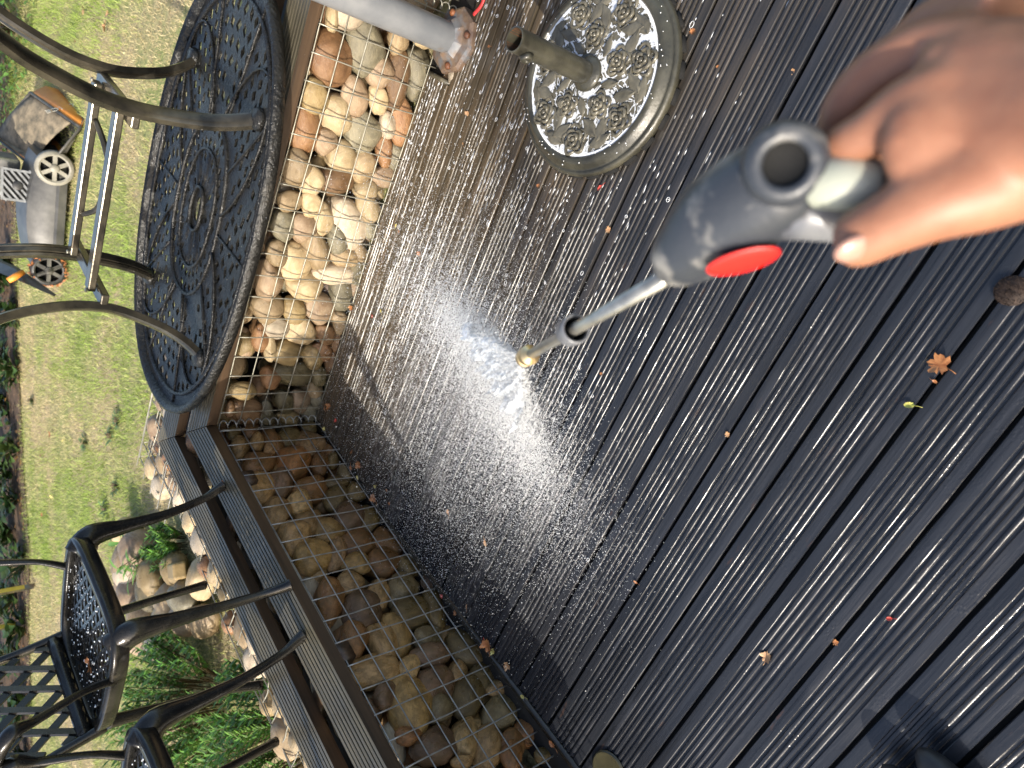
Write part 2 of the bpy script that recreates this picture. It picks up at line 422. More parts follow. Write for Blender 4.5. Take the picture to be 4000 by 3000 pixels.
for n in range(-8, 15):
    yc = B0 - PITCH*(n+0.5)
    x0 = X0 + rng.uniform(-0.004, 0.004); x1 = 2.3
    if n == -8: x1 = -0.155                # notch where the post stands
    elif n == -7: x1 = 2.3
    bb = board_mesh(x0, x1, n+20); o = bb.build('board', M['deck'], None, True, False, 28); o.location = (0, yc, rng.uniform(-0.0012, 0.0012)); o.parent = deck
    if n == -8:
        bb = board_mesh(0.11, 2.3, n+50); o = bb.build('board', M['deck'], None, True, False, 40); o.location = (0, yc, 0); o.parent = deck
b = MB(); b.box((X0-0.011, 0.2, -0.012), (0.016, 3.45, 0.034)); b.build('edge_trim', simple('dark_wet_trim', (0.016, 0.015, 0.013), (0.04, 0.035, 0.028), 0.2, 0, 12), deck)
b = MB(); b.box((-0.148, 1.872, -0.022), (0.012, 0.125, 0.05)); b.build('notch_trim', M['plank'], deck)
b = MB()
for jx in (-1.2, -0.8, -0.4, 0.0, 0.4, 0.8, 1.2): b.box((jx, 0.2, -0.0285), (0.045, 3.4, -0.001+0.0))
# joists
for jx in (-1.2, -0.7, -0.2, 0.3, 0.8, 1.3):
    jb = MB(); jb.box((jx, 0.2, -0.055), (0.045, 3.4, 0.048)); jb.build('joist', M['plank_side'], deck)

# ================================================================ gabion benches
def pebble(seed):
    bm = bmesh.new(); bmesh.ops.create_icosphere(bm, subdivisions=3, radius=1.0); rr = random.Random(seed)
    off = Vector((rr.uniform(0, 99), rr.uniform(0, 99), rr.uniform(0, 99))); e = rr.uniform(0.66, 1.0); sk = rr.uniform(-0.22, 0.22); sk2 = rr.uniform(-0.18, 0.18); chip = Vector((rr.uniform(-1, 1), rr.uniform(-1, 1), rr.uniform(-1, 1))).normalized()
    for v in bm.verts:
        p = v.co.copy(); q = Vector([math.copysign(abs(c)**e, c) for c in p]); q.normalize()
        r = 1 + 0.20*mnoise.noise(p*0.9+off) + 0.10*mnoise.noise(p*1.9+off) + 0.03*mnoise.noise(p*5+off)
        q = q*r; q.y *= 1 + sk*q.x; q.x *= 1 + sk2*q.y
        d = q.dot(chip)
        if d > 0.72: q -= chip*(d-0.72)*0.8
        v.co = q
    me = bpy.data.meshes.new('stone'); bm.to_mesh(me); bm.free(); me.polygons.foreach_set('use_smooth', [True]*len(me.polygons)); me.materials.append(None); return me
PEB = [pebble(i) for i in range(26)]
PEBLO = []
def stone(parent, loc, r3, Rm, matkey, name='stone'):
    me = PEB[rng.randrange(len(PEB))]
    o = bpy.data.objects.new(name, me); C.objects.link(o)
    o.scale = r3; o.rotation_euler = Rm.to_euler(); o.location = loc
    if parent is not None: o.parent = parent
    o.material_slots[0].link = 'OBJECT'; o.material_slots[0].material = M[matkey]
    return o
ST_R = """-0.213,0.293,0.074,0.065,18,o;-0.143,0.197,0.083,0.055,20,g;-0.317,0.316,0.042,0.04,22,y;-0.353,0.231,0.06,0.056,79,c;-0.287,0.192,0.051,0.042,25,p;-0.276,0.113,0.04,0.03,25,c;-0.212,0.072,0.081,0.039,11,b;-0.193,0.139,0.05,0.043,29,p;-0.161,0.008,0.077,0.04,24,g;-0.375,0.132,0.066,0.054,30,g;-0.423,0.318,0.069,0.044,17,o;-0.469,0.187,0.05,0.042,90,c;-0.439,0.248,0.04,0.037,49,p;-0.323,0.012,0.068,0.045,26,o;-0.34,0.064,0.041,0.025,24,w;-0.426,0.044,0.046,0.025,23,o;-0.431,-0.007,0.044,0.034,34,g;-0.534,0.317,0.054,0.041,20,t;-0.566,0.256,0.045,0.036,25,c;-0.553,0.173,0.058,0.046,90,b;-0.485,0.101,0.051,0.043,36,t;-0.499,0.016,0.045,0.035,87,p;-0.557,0.068,0.039,0.028,92,c;-0.078,0.287,0.046,0.038,111,w;-0.105,0.333,0.038,0.015,17,c;-0.093,0.113,0.035,0.028,25,t;-0.071,0.031,0.033,0.02,105,c;-0.003,0.088,0.044,0.034,105,t;-0.031,0.188,0.045,0.036,108,g;-0.641,0.315,0.038,0.033,82,t;-0.633,0.247,0.038,0.032,36,c;-0.679,0.086,0.088,0.057,39,w;-0.613,0.04,0.06,0.035,39,c;-0.678,0.189,0.057,0.036,22,c;-0.716,0.307,0.046,0.041,39,g;-0.719,0.243,0.05,0.044,44,p;-0.816,0.311,0.045,0.03,20,t;-0.849,0.236,0.066,0.051,30,c;-0.788,0.178,0.079,0.041,37,t;-0.737,0.116,0.052,0.031,23,g;-0.795,0.066,0.052,0.036,86,t;-0.866,0.071,0.075,0.038,92,w;-0.854,-0.009,0.054,0.04,36,d;-0.915,0.312,0.067,0.04,19,p;-0.925,0.177,0.059,0.048,65,c;-1.021,0.282,0.058,0.048,50,t;-1.015,0.191,0.046,0.036,37,y;-1.001,0.103,0.059,0.047,47,p;-0.949,0.027,0.06,0.042,32,g;-1.086,0.245,0.051,0.039,69,w;-1.096,0.147,0.058,0.046,59,c;-1.098,0.056,0.043,0.032,40,b;-1.057,0.002,0.048,0.035,39,t;-1.133,0.287,0.052,0.026,17,o;-1.192,0.172,0.062,0.042,77,y;-1.201,0.072,0.051,0.033,28,y;-1.176,0.037,0.045,0.032,39,o;-1.276,0.13,0.076,0.045,80,d;-1.289,0.215,0.044,0.032,37,o;-1.288,0.024,0.048,0.027,26,d;-1.169,0.247,0.049,0.018,16,c;-1.145,-0.011,0.048,0.023,22,b;-0.684,0.011,0.036,0.026,32,g;-0.78,0.016,0.037,0.026,31,t;-0.931,-0.03,0.054,0.028,23,p;-1.231,-0.013,0.05,0.023,22,b;-1.344,0.302,0.049,0.029,80,y;-1.432,0.269,0.063,0.047,59,b;-1.468,0.187,0.042,0.029,63,d;-1.396,0.132,0.051,0.03,25,d;-1.4,0.07,0.051,0.036,39,p;-1.475,0.098,0.046,0.028,73,y;-1.459,0.001,0.051,0.036,58,g;-1.394,-0.007,0.041,0.029,42,g;-1.348,0.024,0.038,0.024,30,t;-1.421,0.196,0.033,0.018,21,g;-1.416,0.335,0.034,0.017,17,b"""
ST_L = """0.064,0.321,0.05,0.029,26,t;0.051,0.253,0.042,0.021,26,t;0.052,0.194,0.062,0.033,5,b;0.031,0.117,0.051,0.038,62,d;-0.003,0.025,0.041,0.028,43,d;0.09,0.059,0.062,0.048,32,p;0.14,-0.013,0.05,0.041,35,b;0.154,0.283,0.061,0.048,51,b;0.16,0.157,0.082,0.059,43,o;0.193,0.07,0.053,0.03,34,b;0.19,0.018,0.04,0.023,35,d;0.254,0.241,0.066,0.037,29,m;0.262,0.321,0.067,0.045,30,t;0.289,0.148,0.067,0.051,76,b;0.259,-0.003,0.044,0.028,40,g;0.3,0.052,0.043,0.027,89,d;0.097,0.225,0.035,0.019,28,p;-0.01,0.316,0.032,0.021,30,d;-0.01,0.255,0.036,0.024,32,b;0.361,0.081,0.062,0.038,36,d;0.355,-0.002,0.051,0.036,49,d;0.383,0.313,0.072,0.044,29,t;0.36,0.221,0.051,0.039,44,c;0.451,0.229,0.058,0.041,37,t;0.49,0.3,0.06,0.047,40,t;0.499,0.184,0.049,0.047,154,y;0.462,0.091,0.074,0.054,47,m;0.483,0.024,0.064,0.044,45,d;0.582,0.273,0.061,0.052,70,y;0.593,0.197,0.068,0.026,29,p;0.57,0.112,0.073,0.058,65,b;0.59,-0.005,0.072,0.059,50,b;0.657,0.163,0.045,0.035,81,y;0.668,0.072,0.062,0.048,74,b;0.711,-0.023,0.055,0.041,80,d;0.743,0.295,0.075,0.042,30,b;0.717,0.219,0.044,0.037,70,t;0.813,0.229,0.061,0.051,59,m;0.777,0.147,0.05,0.033,39,t;0.785,0.059,0.067,0.049,49,g;0.88,0.082,0.065,0.048,90,d;0.886,-0.005,0.077,0.042,27,d;0.798,-0.045,0.038,0.029,69,m;0.925,0.169,0.063,0.047,18,y;0.9,0.298,0.056,0.035,25,b;0.943,0.224,0.063,0.038,12,t;0.974,0.08,0.046,0.037,75,g;1.007,0.287,0.065,0.049,101,t;1.04,0.193,0.038,0.029,47,c;1.031,0.108,0.057,0.034,103,m;1.053,-0.017,0.066,0.054,148,d;1.104,0.057,0.033,0.024,57,t;1.119,0.149,0.067,0.051,53,m;1.145,0.242,0.084,0.057,24,y;1.182,0.072,0.06,0.042,51,d;1.184,0.176,0.042,0.03,47,g;1.09,0.304,0.037,0.029,42,m;1.267,0.243,0.057,0.044,99,m;1.28,0.152,0.06,0.038,45,c;1.323,0.104,0.056,0.04,53,t;1.264,0.004,0.068,0.048,59,g;1.152,-0.013,0.048,0.037,75,d;1.202,-0.026,0.036,0.022,102,t;1.377,0.063,0.043,0.027,50,o;1.217,0.309,0.032,0.021,108,o;1.332,0.205,0.027,0.015,110,t;1.174,-0.078,0.035,0.025,87,t;1.345,-0.05,0.06,0.04,96,o;1.355,0.041,0.044,0.031,59,b;1.283,-0.083,0.028,0.02,81,t;1.46,-0.099,0.028,0.02,76,g;1.424,-0.021,0.029,0.019,98,d"""
def parse(s): return [(float(a), float(b_), float(c_), float(d_), float(e_), k) for a, b_, c_, d_, e_, k in (x.split(',') for x in s.split(';'))]
WH = 0.379; CELL = 0.075
LW = Vector((-0.063, -1.0, 0)).normalized()        # run of the left bench, from the corner towards the viewer
LN = Vector((LW.y, -LW.x, 0))*-1                    # its outward normal (over the deck)
if LN.x < 0: LN = -LN
LO = Vector((-1.462, 1.90, 0))
RO = Vector((0, 1.913, 0)); RW = Vector((1, 0, 0)); RN = Vector((0, -1, 0))
def gab_stones(parent, O, Wd, Nn, stones, pre, span, back=True):
    ploc = parent.location
    occ = []
    for t, z, a, c_, ang, k in stones:
        an = R(ang); ax = Wd*math.cos(an) + Vector((0, 0, 1))*math.sin(an); up = Nn.cross(ax)*-1
        up = (Vector((0, 0, 1))*math.cos(an) - Wd*math.sin(an)); dep = (a+c_)*0.5*rng.uniform(0.72, 0.9)
        Rm = Matrix((ax, up, ax.cross(up))).transposed()
        f = 1.17
        loc = O + Wd*t + Vector((0, 0, z)) - Nn*(dep*0.9 + rng.uniform(0.004, 0.016))
        stone(parent, loc-ploc, (a*f, c_*f, dep), Rm, pre+k); occ.append((t, z, (a+c_)/2))
    # filling behind and between
    keys = 'otgycbpdmt'
    for layer, dd, nn in ((0, 0.075, 80), (1, 0.14, 90)):
        put = []
        tries = 0
        while len(put) < nn and tries < 2500:
            tries += 1
            t = rng.uniform(*span); z = rng.uniform(-0.02, WH-0.03); r = rng.uniform(0.036, 0.06)
            if any((t-u)**2+(z-v)**2 < (0.72*(r+s))**2 for u, v, s in put): continue
            if layer == 0 and any((t-u)**2+(z-v)**2 < (0.45*s)**2 for u, v, s in occ): continue
            put.append((t, z, r))
        for t, z, r in put:
            Rm = Matrix.Rotation(rng.uniform(0, 6.28), 3, 'X') @ Matrix.Rotation(rng.uniform(0, 6.28), 3, 'Z')
            stone(parent, O + Wd*t + Vector((0, 0, z)) - Nn*(dd+r*0.6) - ploc, (r*rng.uniform(.9, 1.25), r, r*rng.uniform(.75, 1)), Rm, pre+rng.choice(keys))
def top_stones(parent, O, Wd, Nn, t0, t1, d0, d1, pre, z=0.335):
    put = []; tries = 0
    while tries < 1500:
        tries += 1
        t = rng.uniform(t0, t1); d = rng.uniform(d0, d1); r = rng.uniform(0.038, 0.065)
        if any((t-u)**2+(d-v)**2 < (0.80*(r+s))**2 for u, v, s in put): continue
        put.append((t, d, r))
    for t, d, r in put:
        Rm = Matrix.Rotation(rng.uniform(0, 6.28), 3, 'Z') @ Matrix.Rotation(rng.uniform(-.4, .4), 3, 'X')
        stone(parent, O + Wd*t - Nn*d + Vector((0, 0, z-r*0.5+rng.uniform(-0.01, 0.008))) - parent.location, (r*rng.uniform(1, 1.3), r, r*0.8), Rm, pre+rng.choice('tcpcwoyt'))
def wire(parent, p0, p1, mat, r=0.0021, wob=0.003, n=9):
    p0 = Vector(p0); p1 = Vector(p1); s1 = rng.uniform(0, 6); s2 = rng.uniform(0, 6); pts = []
    for i in range(n+1):
        t = i/n; e = math.sin(math.pi*t)
        pts.append(p0.lerp(p1, t) + Vector((math.sin(t*9+s1), math.sin(t*8+s2), math.sin(t*7+s1+s2)))*wob*e)
    b = MB(); b.tube(pts, r, 5); return b.build('wire', mat, parent)
def spiral(parent, p0, p1, turns, r, mat):
    p0 = Vector(p0); p1 = Vector(p1); ax = (p1-p0); z = ax.normalized(); u = z.orthogonal().normalized(); v = z.cross(u); pts = []
    for i in range(turns*10+1):
        t = i/(turns*10); a = t*turns*2*math.pi; pts.append(p0+ax*t + u*(r*math.cos(a)) + v*(r*math.sin(a)))
    b = MB(); b.tube(pts, 0.0021, 5); return b.build('spiral_binder', mat, parent)
def plank(parent, corners, z0, z1, nm='plank', along=None):
    """corners: four ground points (front-start, front-end, back-end, back-start); grooved top"""
    a, b_, c_, d_ = [Vector(p) for p in corners]; m = MB(); L = []; W_ = (d_-a).length; ng = 7
    us = [(0.0, 0.0), (0.010, 0.0)]
    for g_ in range(ng):
        c0 = 0.019 + (W_-0.038)*g_/(ng-1); us += [(c0-0.0038, 0.0), (c0-0.0028, -0.0055), (c0+0.0028, -0.0055), (c0+0.0038, 0.0)]
    us += [(W_-0.010, 0.0), (W_, 0.0)]
    for u_, dz in us: L.append((a.lerp(d_, u_/W_), b_.lerp(c_, u_/W_), z1+dz))
    k = len(L)
    for p, q, z in L: m.v += [(p.x, p.y, z), (q.x, q.y, z)]
    for i in range(k-1): m.f.append((2*i, 2*i+1, 2*i+3, 2*i+2)); m.mi.append(0)
    s = len(m.v); m.v += [(a.x, a.y, z0), (b_.x, b_.y, z0), (c_.x, c_.y, z0), (d_.x, d_.y, z0)]
    m.f += [(0, s, s+1, 1), (2*k-2, 2*k-1, s+2, s+3), (s+3, s+2, s+1, s)]; m.mi += [1, 1, 1]
    m.f += [tuple([s]+[2*i for i in range(k)]+[s+3]), tuple([s+1, s+2]+[2*i+1 for i in range(k-1, -1, -1)])]; m.mi += [1, 1]
    # grain runs with the plank: put the object's x axis along it
    ang = math.atan2((b_-a).y, (b_-a).x); o0 = a.copy()
    Mi = Matrix.Rotation(-ang, 4, 'Z') @ Matrix.Translation(-o0)
    m.v = [tuple(Mi @ Vector(p)) for p in m.v]
    me = m.mesh(nm, [M['plank'], M['plank_side']], False); o = bpy.data.objects.new(nm, me); C.objects.link(o)
    o.parent = parent; o.location = o0 - parent.location; o.rotation_euler = (0, 0, ang); return o
PZ0, PZ1 = 0.385, 0.420
def dark_core(parent, p, q, nrm, d0, d1):  # dark box added inside the stones so the gaps stay closed and dark
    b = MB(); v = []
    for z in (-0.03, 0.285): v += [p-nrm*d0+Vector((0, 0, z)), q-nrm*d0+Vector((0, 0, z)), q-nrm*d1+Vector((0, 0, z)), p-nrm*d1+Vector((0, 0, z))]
    b.add(v, [(3, 2, 1, 0), (4, 5, 6, 7), (0, 1, 5, 4), (1, 2, 6, 5), (2, 3, 7, 6), (3, 0, 4, 7)]); b.build('dark_core', M['void'], parent, False)
# ---- right bench
gr = thing('gabion_bench', 'sunlit gabion bench of cream and brown river stones beneath the upturned oval table', 'bench', (-0.7, 1.913, 0), 0, 'stone-filled gabion benches')
gab_stones(gr, RO, RW, RN, parse(ST_R), 'st_', (-1.62, 0.55))
top_stones(gr, RO, RW, RN, -2.05, -0.9, 0.36, 0.53, 'st_', 0.375); top_stones(gr, RO, RW, RN, -1.6, 0.3, 0.10, 0.25, 'st_')
for k in range(0, 6):
    z = WH - CELL*k
    if z > -0.02: wire(gr, (-1.46, 1.912, z), (0.03, 1.912, z), M['wire'])
wire(gr, (-1.46, 1.918, WH+0.006), (0.03, 1.918, WH+0.006), M['wire'])
for k in range(-18, 3):
    x = -0.128 + CELL*k
    wire(gr, (x, 1.909, WH+0.004), (x, 1.909, -0.03), M['wire'], wob=0.002)
for k in range(0, 6):
    z = WH - CELL*k
    wire(gr, (0.05, 1.916, z), (0.9, 1.916, z), M['wire'])
for k in range(0, 11): wire(gr, (0.07+CELL*k, 1.912, WH), (0.07+CELL*k, 1.912, -0.03), M['wire'])
spiral(gr, (0.04, 1.905, WH), (0.04, 1.905, -0.02), 14, 0.012, M['wire'])
for k in range(5): wire(gr, (-2.1, 2.13+0.095*k, 0.382), (0.9, 2.13+0.095*k, 0.382), M['wire_dull'] if k < 3 else M['wire'], wob=0.008)
for k in range(8): wire(gr, (-2.03+0.075*k, 1.93+(0.3 if k < 8 else 0), 0.386), (-2.05+0.075*k, 2.50, 0.378), M['wire'], wob=0.006)
for k in range(9): wire(gr, (-2.05+0.075*k, 2.505, 0.380), (-2.05+0.075*k, 2.55, 0.0), M['wire'], wob=0.006)
for k in range(5): wire(gr, (-2.05, 2.505, 0.38-CELL*k), (0.9, 2.505, 0.38-CELL*k), M['wire'], wob=0.006)
dark_core(gr, RO+RW*-1.95, RO+RW*0.85, RN, 0.24, 0.48)
# ---- left bench
gl = thing('gabion_bench', 'shaded gabion bench of brown stained river stones carrying the black chairs', 'bench', LO + LW*0.8, 0, 'stone-filled gabion benches')
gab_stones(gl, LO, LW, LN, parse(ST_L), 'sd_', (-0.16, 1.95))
top_stones(gl, LO, LW, LN, -0.35, 1.95, 0.36, 0.53, 'st_', 0.375); top_stones(gl, LO, LW, LN, -0.1, 1.9, 0.10, 0.25, 'st_')
for k in range(0, 6):
    p = LO + Vector((0, 0, WH-CELL*k)); wire(gl, p + LN*0.001, p + LW*2.0 + LN*0.001, M['wire_dull'])
p = LO + Vector((0, 0, WH+0.006)); wire(gl, p, p+LW*2.0, M['wire'])
for k in range(0, 25):
    p = LO + LW*(0.02+CELL*k*1.0+0.0) + LN*0.004; wire(gl, p + Vector((0, 0, WH+0.004)), p + Vector((0, 0, -0.04)), M['wire_dull'], wob=0.002)
spiral(gl, LO + LN*0.012 + Vector((0.0, 0.006, WH)), LO + LN*0.012 + Vector((0, 0.006, -0.02)), 13, 0.013, M['wire_dull'])
p = LO + LW*1.86 + LN*0.012; spiral(gl, p + Vector((0, 0, 0.1)), p + Vector((0, 0, -0.03)), 5, 0.014, M['wire_dull'])
for k in range(4): 
    d = 0.28+0.075*k; wire(gl, LO - LW*0.5 - LN*d + Vector((0, 0, 0.383)), LO + LW*2.0 - LN*d + Vector((0, 0, 0.383)), M['wire'], wob=0.008)
for k in range(32):
    t = -0.45+0.075*k; wire(gl, LO + LW*t - LN*0.27 + Vector((0, 0, 0.386)), LO + LW*t - LN*0.505 + Vector((0, 0, 0.384)), M['wire'], wob=0.006)
    wire(gl, LO + LW*t - LN*0.505 + Vector((0, 0, 0.384)), LO + LW*t - LN*0.54 + Vector((0, 0, -0.02)), M['wire'], wob=0.008)
for k in range(5): wire(gl, LO - LW*0.5 - LN*(0.506+0.008*k) + Vector((0, 0, 0.383-CELL*k)), LO + LW*2.0 - LN*(0.506+0.008*k) + Vector((0, 0, 0.383-CELL*k)), M['wire'], wob=0.008)
dark_core(gl, LO-LW*0.10, LO+LW*2.0, LN, 0.243, 0.484)
# ---- bench planks, mitred at the corner
def xl(d, t): return LO + LW*t - LN*d
def meet(d, e):
    """corner where a left-bench line at depth d meets a right-bench line at depth e"""
    y = 1.913 + e; p = LO - LN*d; t = (y - p.y)/LW.y; q = p + LW*t; return Vector((q.x, q.y, 0))
fl0, fl1 = -0.005, 0.125; rl0, rl1 = 0.215, 0.345
for (d0, d1) in ((fl0, fl1), (rl0, rl1)):
    m0, m1 = meet(d0, d0), meet(d1, d1)
    plank(gl, (m0, xl(d0, 2.0), xl(d1, 2.0), m1), PZ0, PZ1)
    g = Vector((0.004, 0, 0))
    plank(gr, (m0+g, Vector((0.9, 1.913+d0, 0)), Vector((0.9, 1.913+d1, 0)), m1+g), PZ0, PZ1-0.001)
for t in (0.25, 0.95, 1.6):
    b = MB(); c_ = xl(0.17, t); rot = Matrix.Rotation(math.atan2(LN.y, LN.x), 3, 'Z'); b.box(c_ + Vector((0, 0, 0.365)), (0.35, 0.05, 0.038), rot); b.build('batten', M['plank_side'], gl)
# ================================================================ upturned table on the right bench
TC = Vector((-0.811, 2.229, 0.448)); TPHI = -0.035; TCO, TSI = math.cos(TPHI), math.sin(TPHI)
def TP(x, y, z): return Vector((TC.x + TCO*x - TSI*y + 0.05*z, TC.y + TSI*x + TCO*y + 0.013*z, TC.z + z))
TA, TB = 0.735, 0.455
tb = thing('oval_table', 'black cast oval garden table lying upside down on the stone bench, legs in the air', 'table', TC)
def ell(k, th, z=0.0, ex=2.25):
    c, s = math.cos(th), math.sin(th)
    return TP(TA*k*math.copysign(abs(c)**(2/ex), c), TB*k*math.copysign(abs(s)**(2/ex), s), z)
NT_ = 96
b = MB(); rim = [(0.955, 0.006), (0.965, 0.030), (0.985, 0.038), (1.0, 0.034), (1.004, 0.016), (0.998, 0.003), (0.975, 0.0), (0.955, 0.006)]
for j in range(NT_):
    for k, z in rim: b.v.append(tuple(ell(k, 2*math.pi*j/NT_, z)))
for j in range(NT_):
    for i in range(len(rim)-1):
        a, c_ = j*len(rim)+i, ((j+1) % NT_)*len(rim)+i; b.f.append((a, c_, c_+1, a+1)); b.mi.append(0)
b.build('rim', M['table'], tb)
# perforated plate: every cell is a frame round a hole, ring by ring
b = MB(); rings = [0.13, 0.20, 0.27, 0.335, 0.40, 0.475, 0.545, 0.615, 0.685, 0.755, 0.825, 0.90, 0.962]
for i in range(len(rings)-1):
    k0, k1 = rings[i], rings[i+1]; n = int(14+62*k0)
    for j in range(n):
        a0 = 2*math.pi*(j+0.5*(i % 2))/n; a1 = 2*math.pi*(j+1+0.5*(i % 2))/n
        sol = (i in (4, 11)) or (rng.random() < 0.10)
        if sol: b.add([ell(k0, a0, .012), ell(k1, a0, .012), ell(k1, a1, .012), ell(k0, a1, .012)], [(0, 3, 2, 1)]); continue
        km, am = (k0+k1)/2, (a0+a1)/2; sk = 0.32*(1 if (i+j) % 2 else -1)
        fk, fa = 0.80, 0.66
        def cell(u, v): return ell(km + (k1-k0)/2*u, am + (a1-a0)/2*(v + sk*u*0.8), .012)
        outer = [ell(k0, a0, .012), ell(k1, a0, .012), ell(k1, a1, .012), ell(k0, a1, .012)]
        inner = [cell(-fk, -fa*.35), cell(fk*.25, -fa), cell(fk, fa*.35), cell(-fk*.25, fa)]
        b.add(outer+inner, [(0, 4, 5, 1), (1, 5, 6, 2), (2, 6, 7, 3), (3, 7, 4, 0)])
for j in range(24):
    a0, a1 = 2*math.pi*j/24, 2*math.pi*(j+1)/24
    b.add([ell(0.055, a0, .012), ell(0.13, a0, .012), ell(0.13, a1, .012), ell(0.055, a1, .012)], [(0, 3, 2, 1)])
o = b.build('perforated_plate', M['table'], tb, False)
sm = o.modifiers.new('thick', 'SOLIDIFY'); sm.thickness = 0.006; sm.offset = 0
def ridge(pts, r=0.007, name='rib', flat=1.0, closed=False):
    b = MB(); b.tube(pts, r, 6, True, (0, 0, 1), flat, 0, closed); return b.build(name, M['table'], tb)
ridge([ell(0.40, 2*math.pi*j/64, .016) for j in range(64)], 0.006, 'ring_rib', 1.3, True)
ridge([ell(0.90, 2*math.pi*j/90, .016) for j in range(90)], 0.007, 'ring_rib', 1.3, True)
ridge([ell(0.10, 2*math.pi*j/32, .02) for j in range(32)], 0.005, 'hub_ring', 1.4, True)
for j in range(10):
    a = 2*math.pi*(j+0.5)/10
    ridge([ell(k, a, .016) for k in (0.42, 0.55, 0.7, 0.85, 0.95)], 0.0035, 'rib', 1.4)
ridge([ell(0.27, 2*math.pi*j/56, .017) for j in range(56)], 0.0045, 'ring_rib', 1.3, True)
for j in range(10):                       # raised petals of the centre medallion
    a = 2*math.pi*j/10; b = MB(); K = 6
    for i in range(K+1):
        t = i/K; k = 0.11+0.15*t; wdt = 0.20*math.sin(math.pi*(0.1+0.85*t))
        for u, zz in ((-1, .013), (-.5, .019), (0, .015), (.5, .019), (1, .013)): b.v.append(tuple(ell(k, a+u*wdt, zz)))
    for i in range(K):
        for q in range(4): c_ = i*5+q; b.f.append((c_, c_+1, c_+6, c_+5)); b.mi.append(0)
    b.build('petal', M['table'], tb)
for j in range(4):
    a = 2*math.pi*(j+.5)/4
    pts = [ell(0.40 + 0.50*math.sin(math.pi*t), a + 0.62*(t-0.5)*2, .018) for t in [i/20 for i in range(21)]]; ridge(pts, 0.0035, 'arc_rib', 1.4)
# legs, bowed in towards the stretcher
prof_leg = [(1, -.45), (1, .45), (.62, .62), (.45, .5), (.3, .72), (-.3, .72), (-.45, .5), (-.62, .62), (-1, .45), (-1, -.45), (-.62, -.62), (.62, -.62)]
zl = [(0.40, 0.272, 0.012), (0.365, 0.238, 0.06), (0.333, 0.207, 0.132), (0.308, 0.176, 0.24), (0.303, 0.170, 0.31), (0.310, 0.173, 0.39), (0.337, 0.184, 0.492), (0.370, 0.207, 0.572), (0.44, 0.25, 0.68), (0.49, 0.28, 0.73)]
for sx in (-1, 1):
    for sy in (-1, 1):
        pts = spline([TP(sx*x, sy*y, z) for x, y, z in zl], 5)
        b = MB(); b.tube(pts, 0.021, 8, True, (-sy*0.62, sx*0.78, 0), 1.0, 0, False, prof_leg)
        leg = b.build('leg', M['leg_metal'], tb, True, True, 35)
        b = MB(); b.lathe([(0, 0.012), (0.030, 0.012), (0.034, 0.02), (0.026, 0.034), (0, 0.036)], TP(sx*0.40, sy*0.272, 0), 14); b.build('leg_socket', M['table'], leg)
SZ = 0.315; sx0, sy0 = 0.275, 0.113
def bar(p, q, w_, h_, name, mat='leg_metal'):
    p, q = Vector(p), Vector(q); d = q-p; b = MB(); rot = d.to_track_quat('X', 'Z').to_matrix(); b.box((p+q)/2, (d.length, w_, h_), rot); o = b.build(name, M[mat], tb, False)
    m = o.modifiers.new('bev', 'BEVEL'); m.width = 0.004; m.segments = 2; return o
for s in (-1, 1):
    bar(TP(-sx0, s*sy0, SZ), TP(sx0, s*sy0, SZ), 0.040, 0.022, 'stretcher')
    bar(TP(s*sx0, -sy0-0.07, SZ-0.024), TP(s*sx0, sy0+0.07, SZ-0.024), 0.042, 0.022, 'cross_bar')
    for q in (-1, 1):
        b = MB(); b.lathe([(0, 0), (0.007, 0), (0.006, 0.004), (0, 0.005)], TP(s*sx0, q*(sy0+0.008), SZ+0.011), 8); b.build('bolt', M['wire'], tb)
for s in (-1, 1):
    pts = spline([TP(-0.13, s*sy0*0.85, SZ-0.005), TP(-0.07, s*0.035, SZ-0.03), TP(0.05, s*0.022, SZ-0.03), TP(0.12, -s*sy0*0.2, SZ-0.02), TP(0.17, -s*sy0*0.85, SZ-0.005)], 5)
    b = MB(); b.tube(pts, 0.0085, 8); b.build('centre_rod', M['leg_metal'], tb)

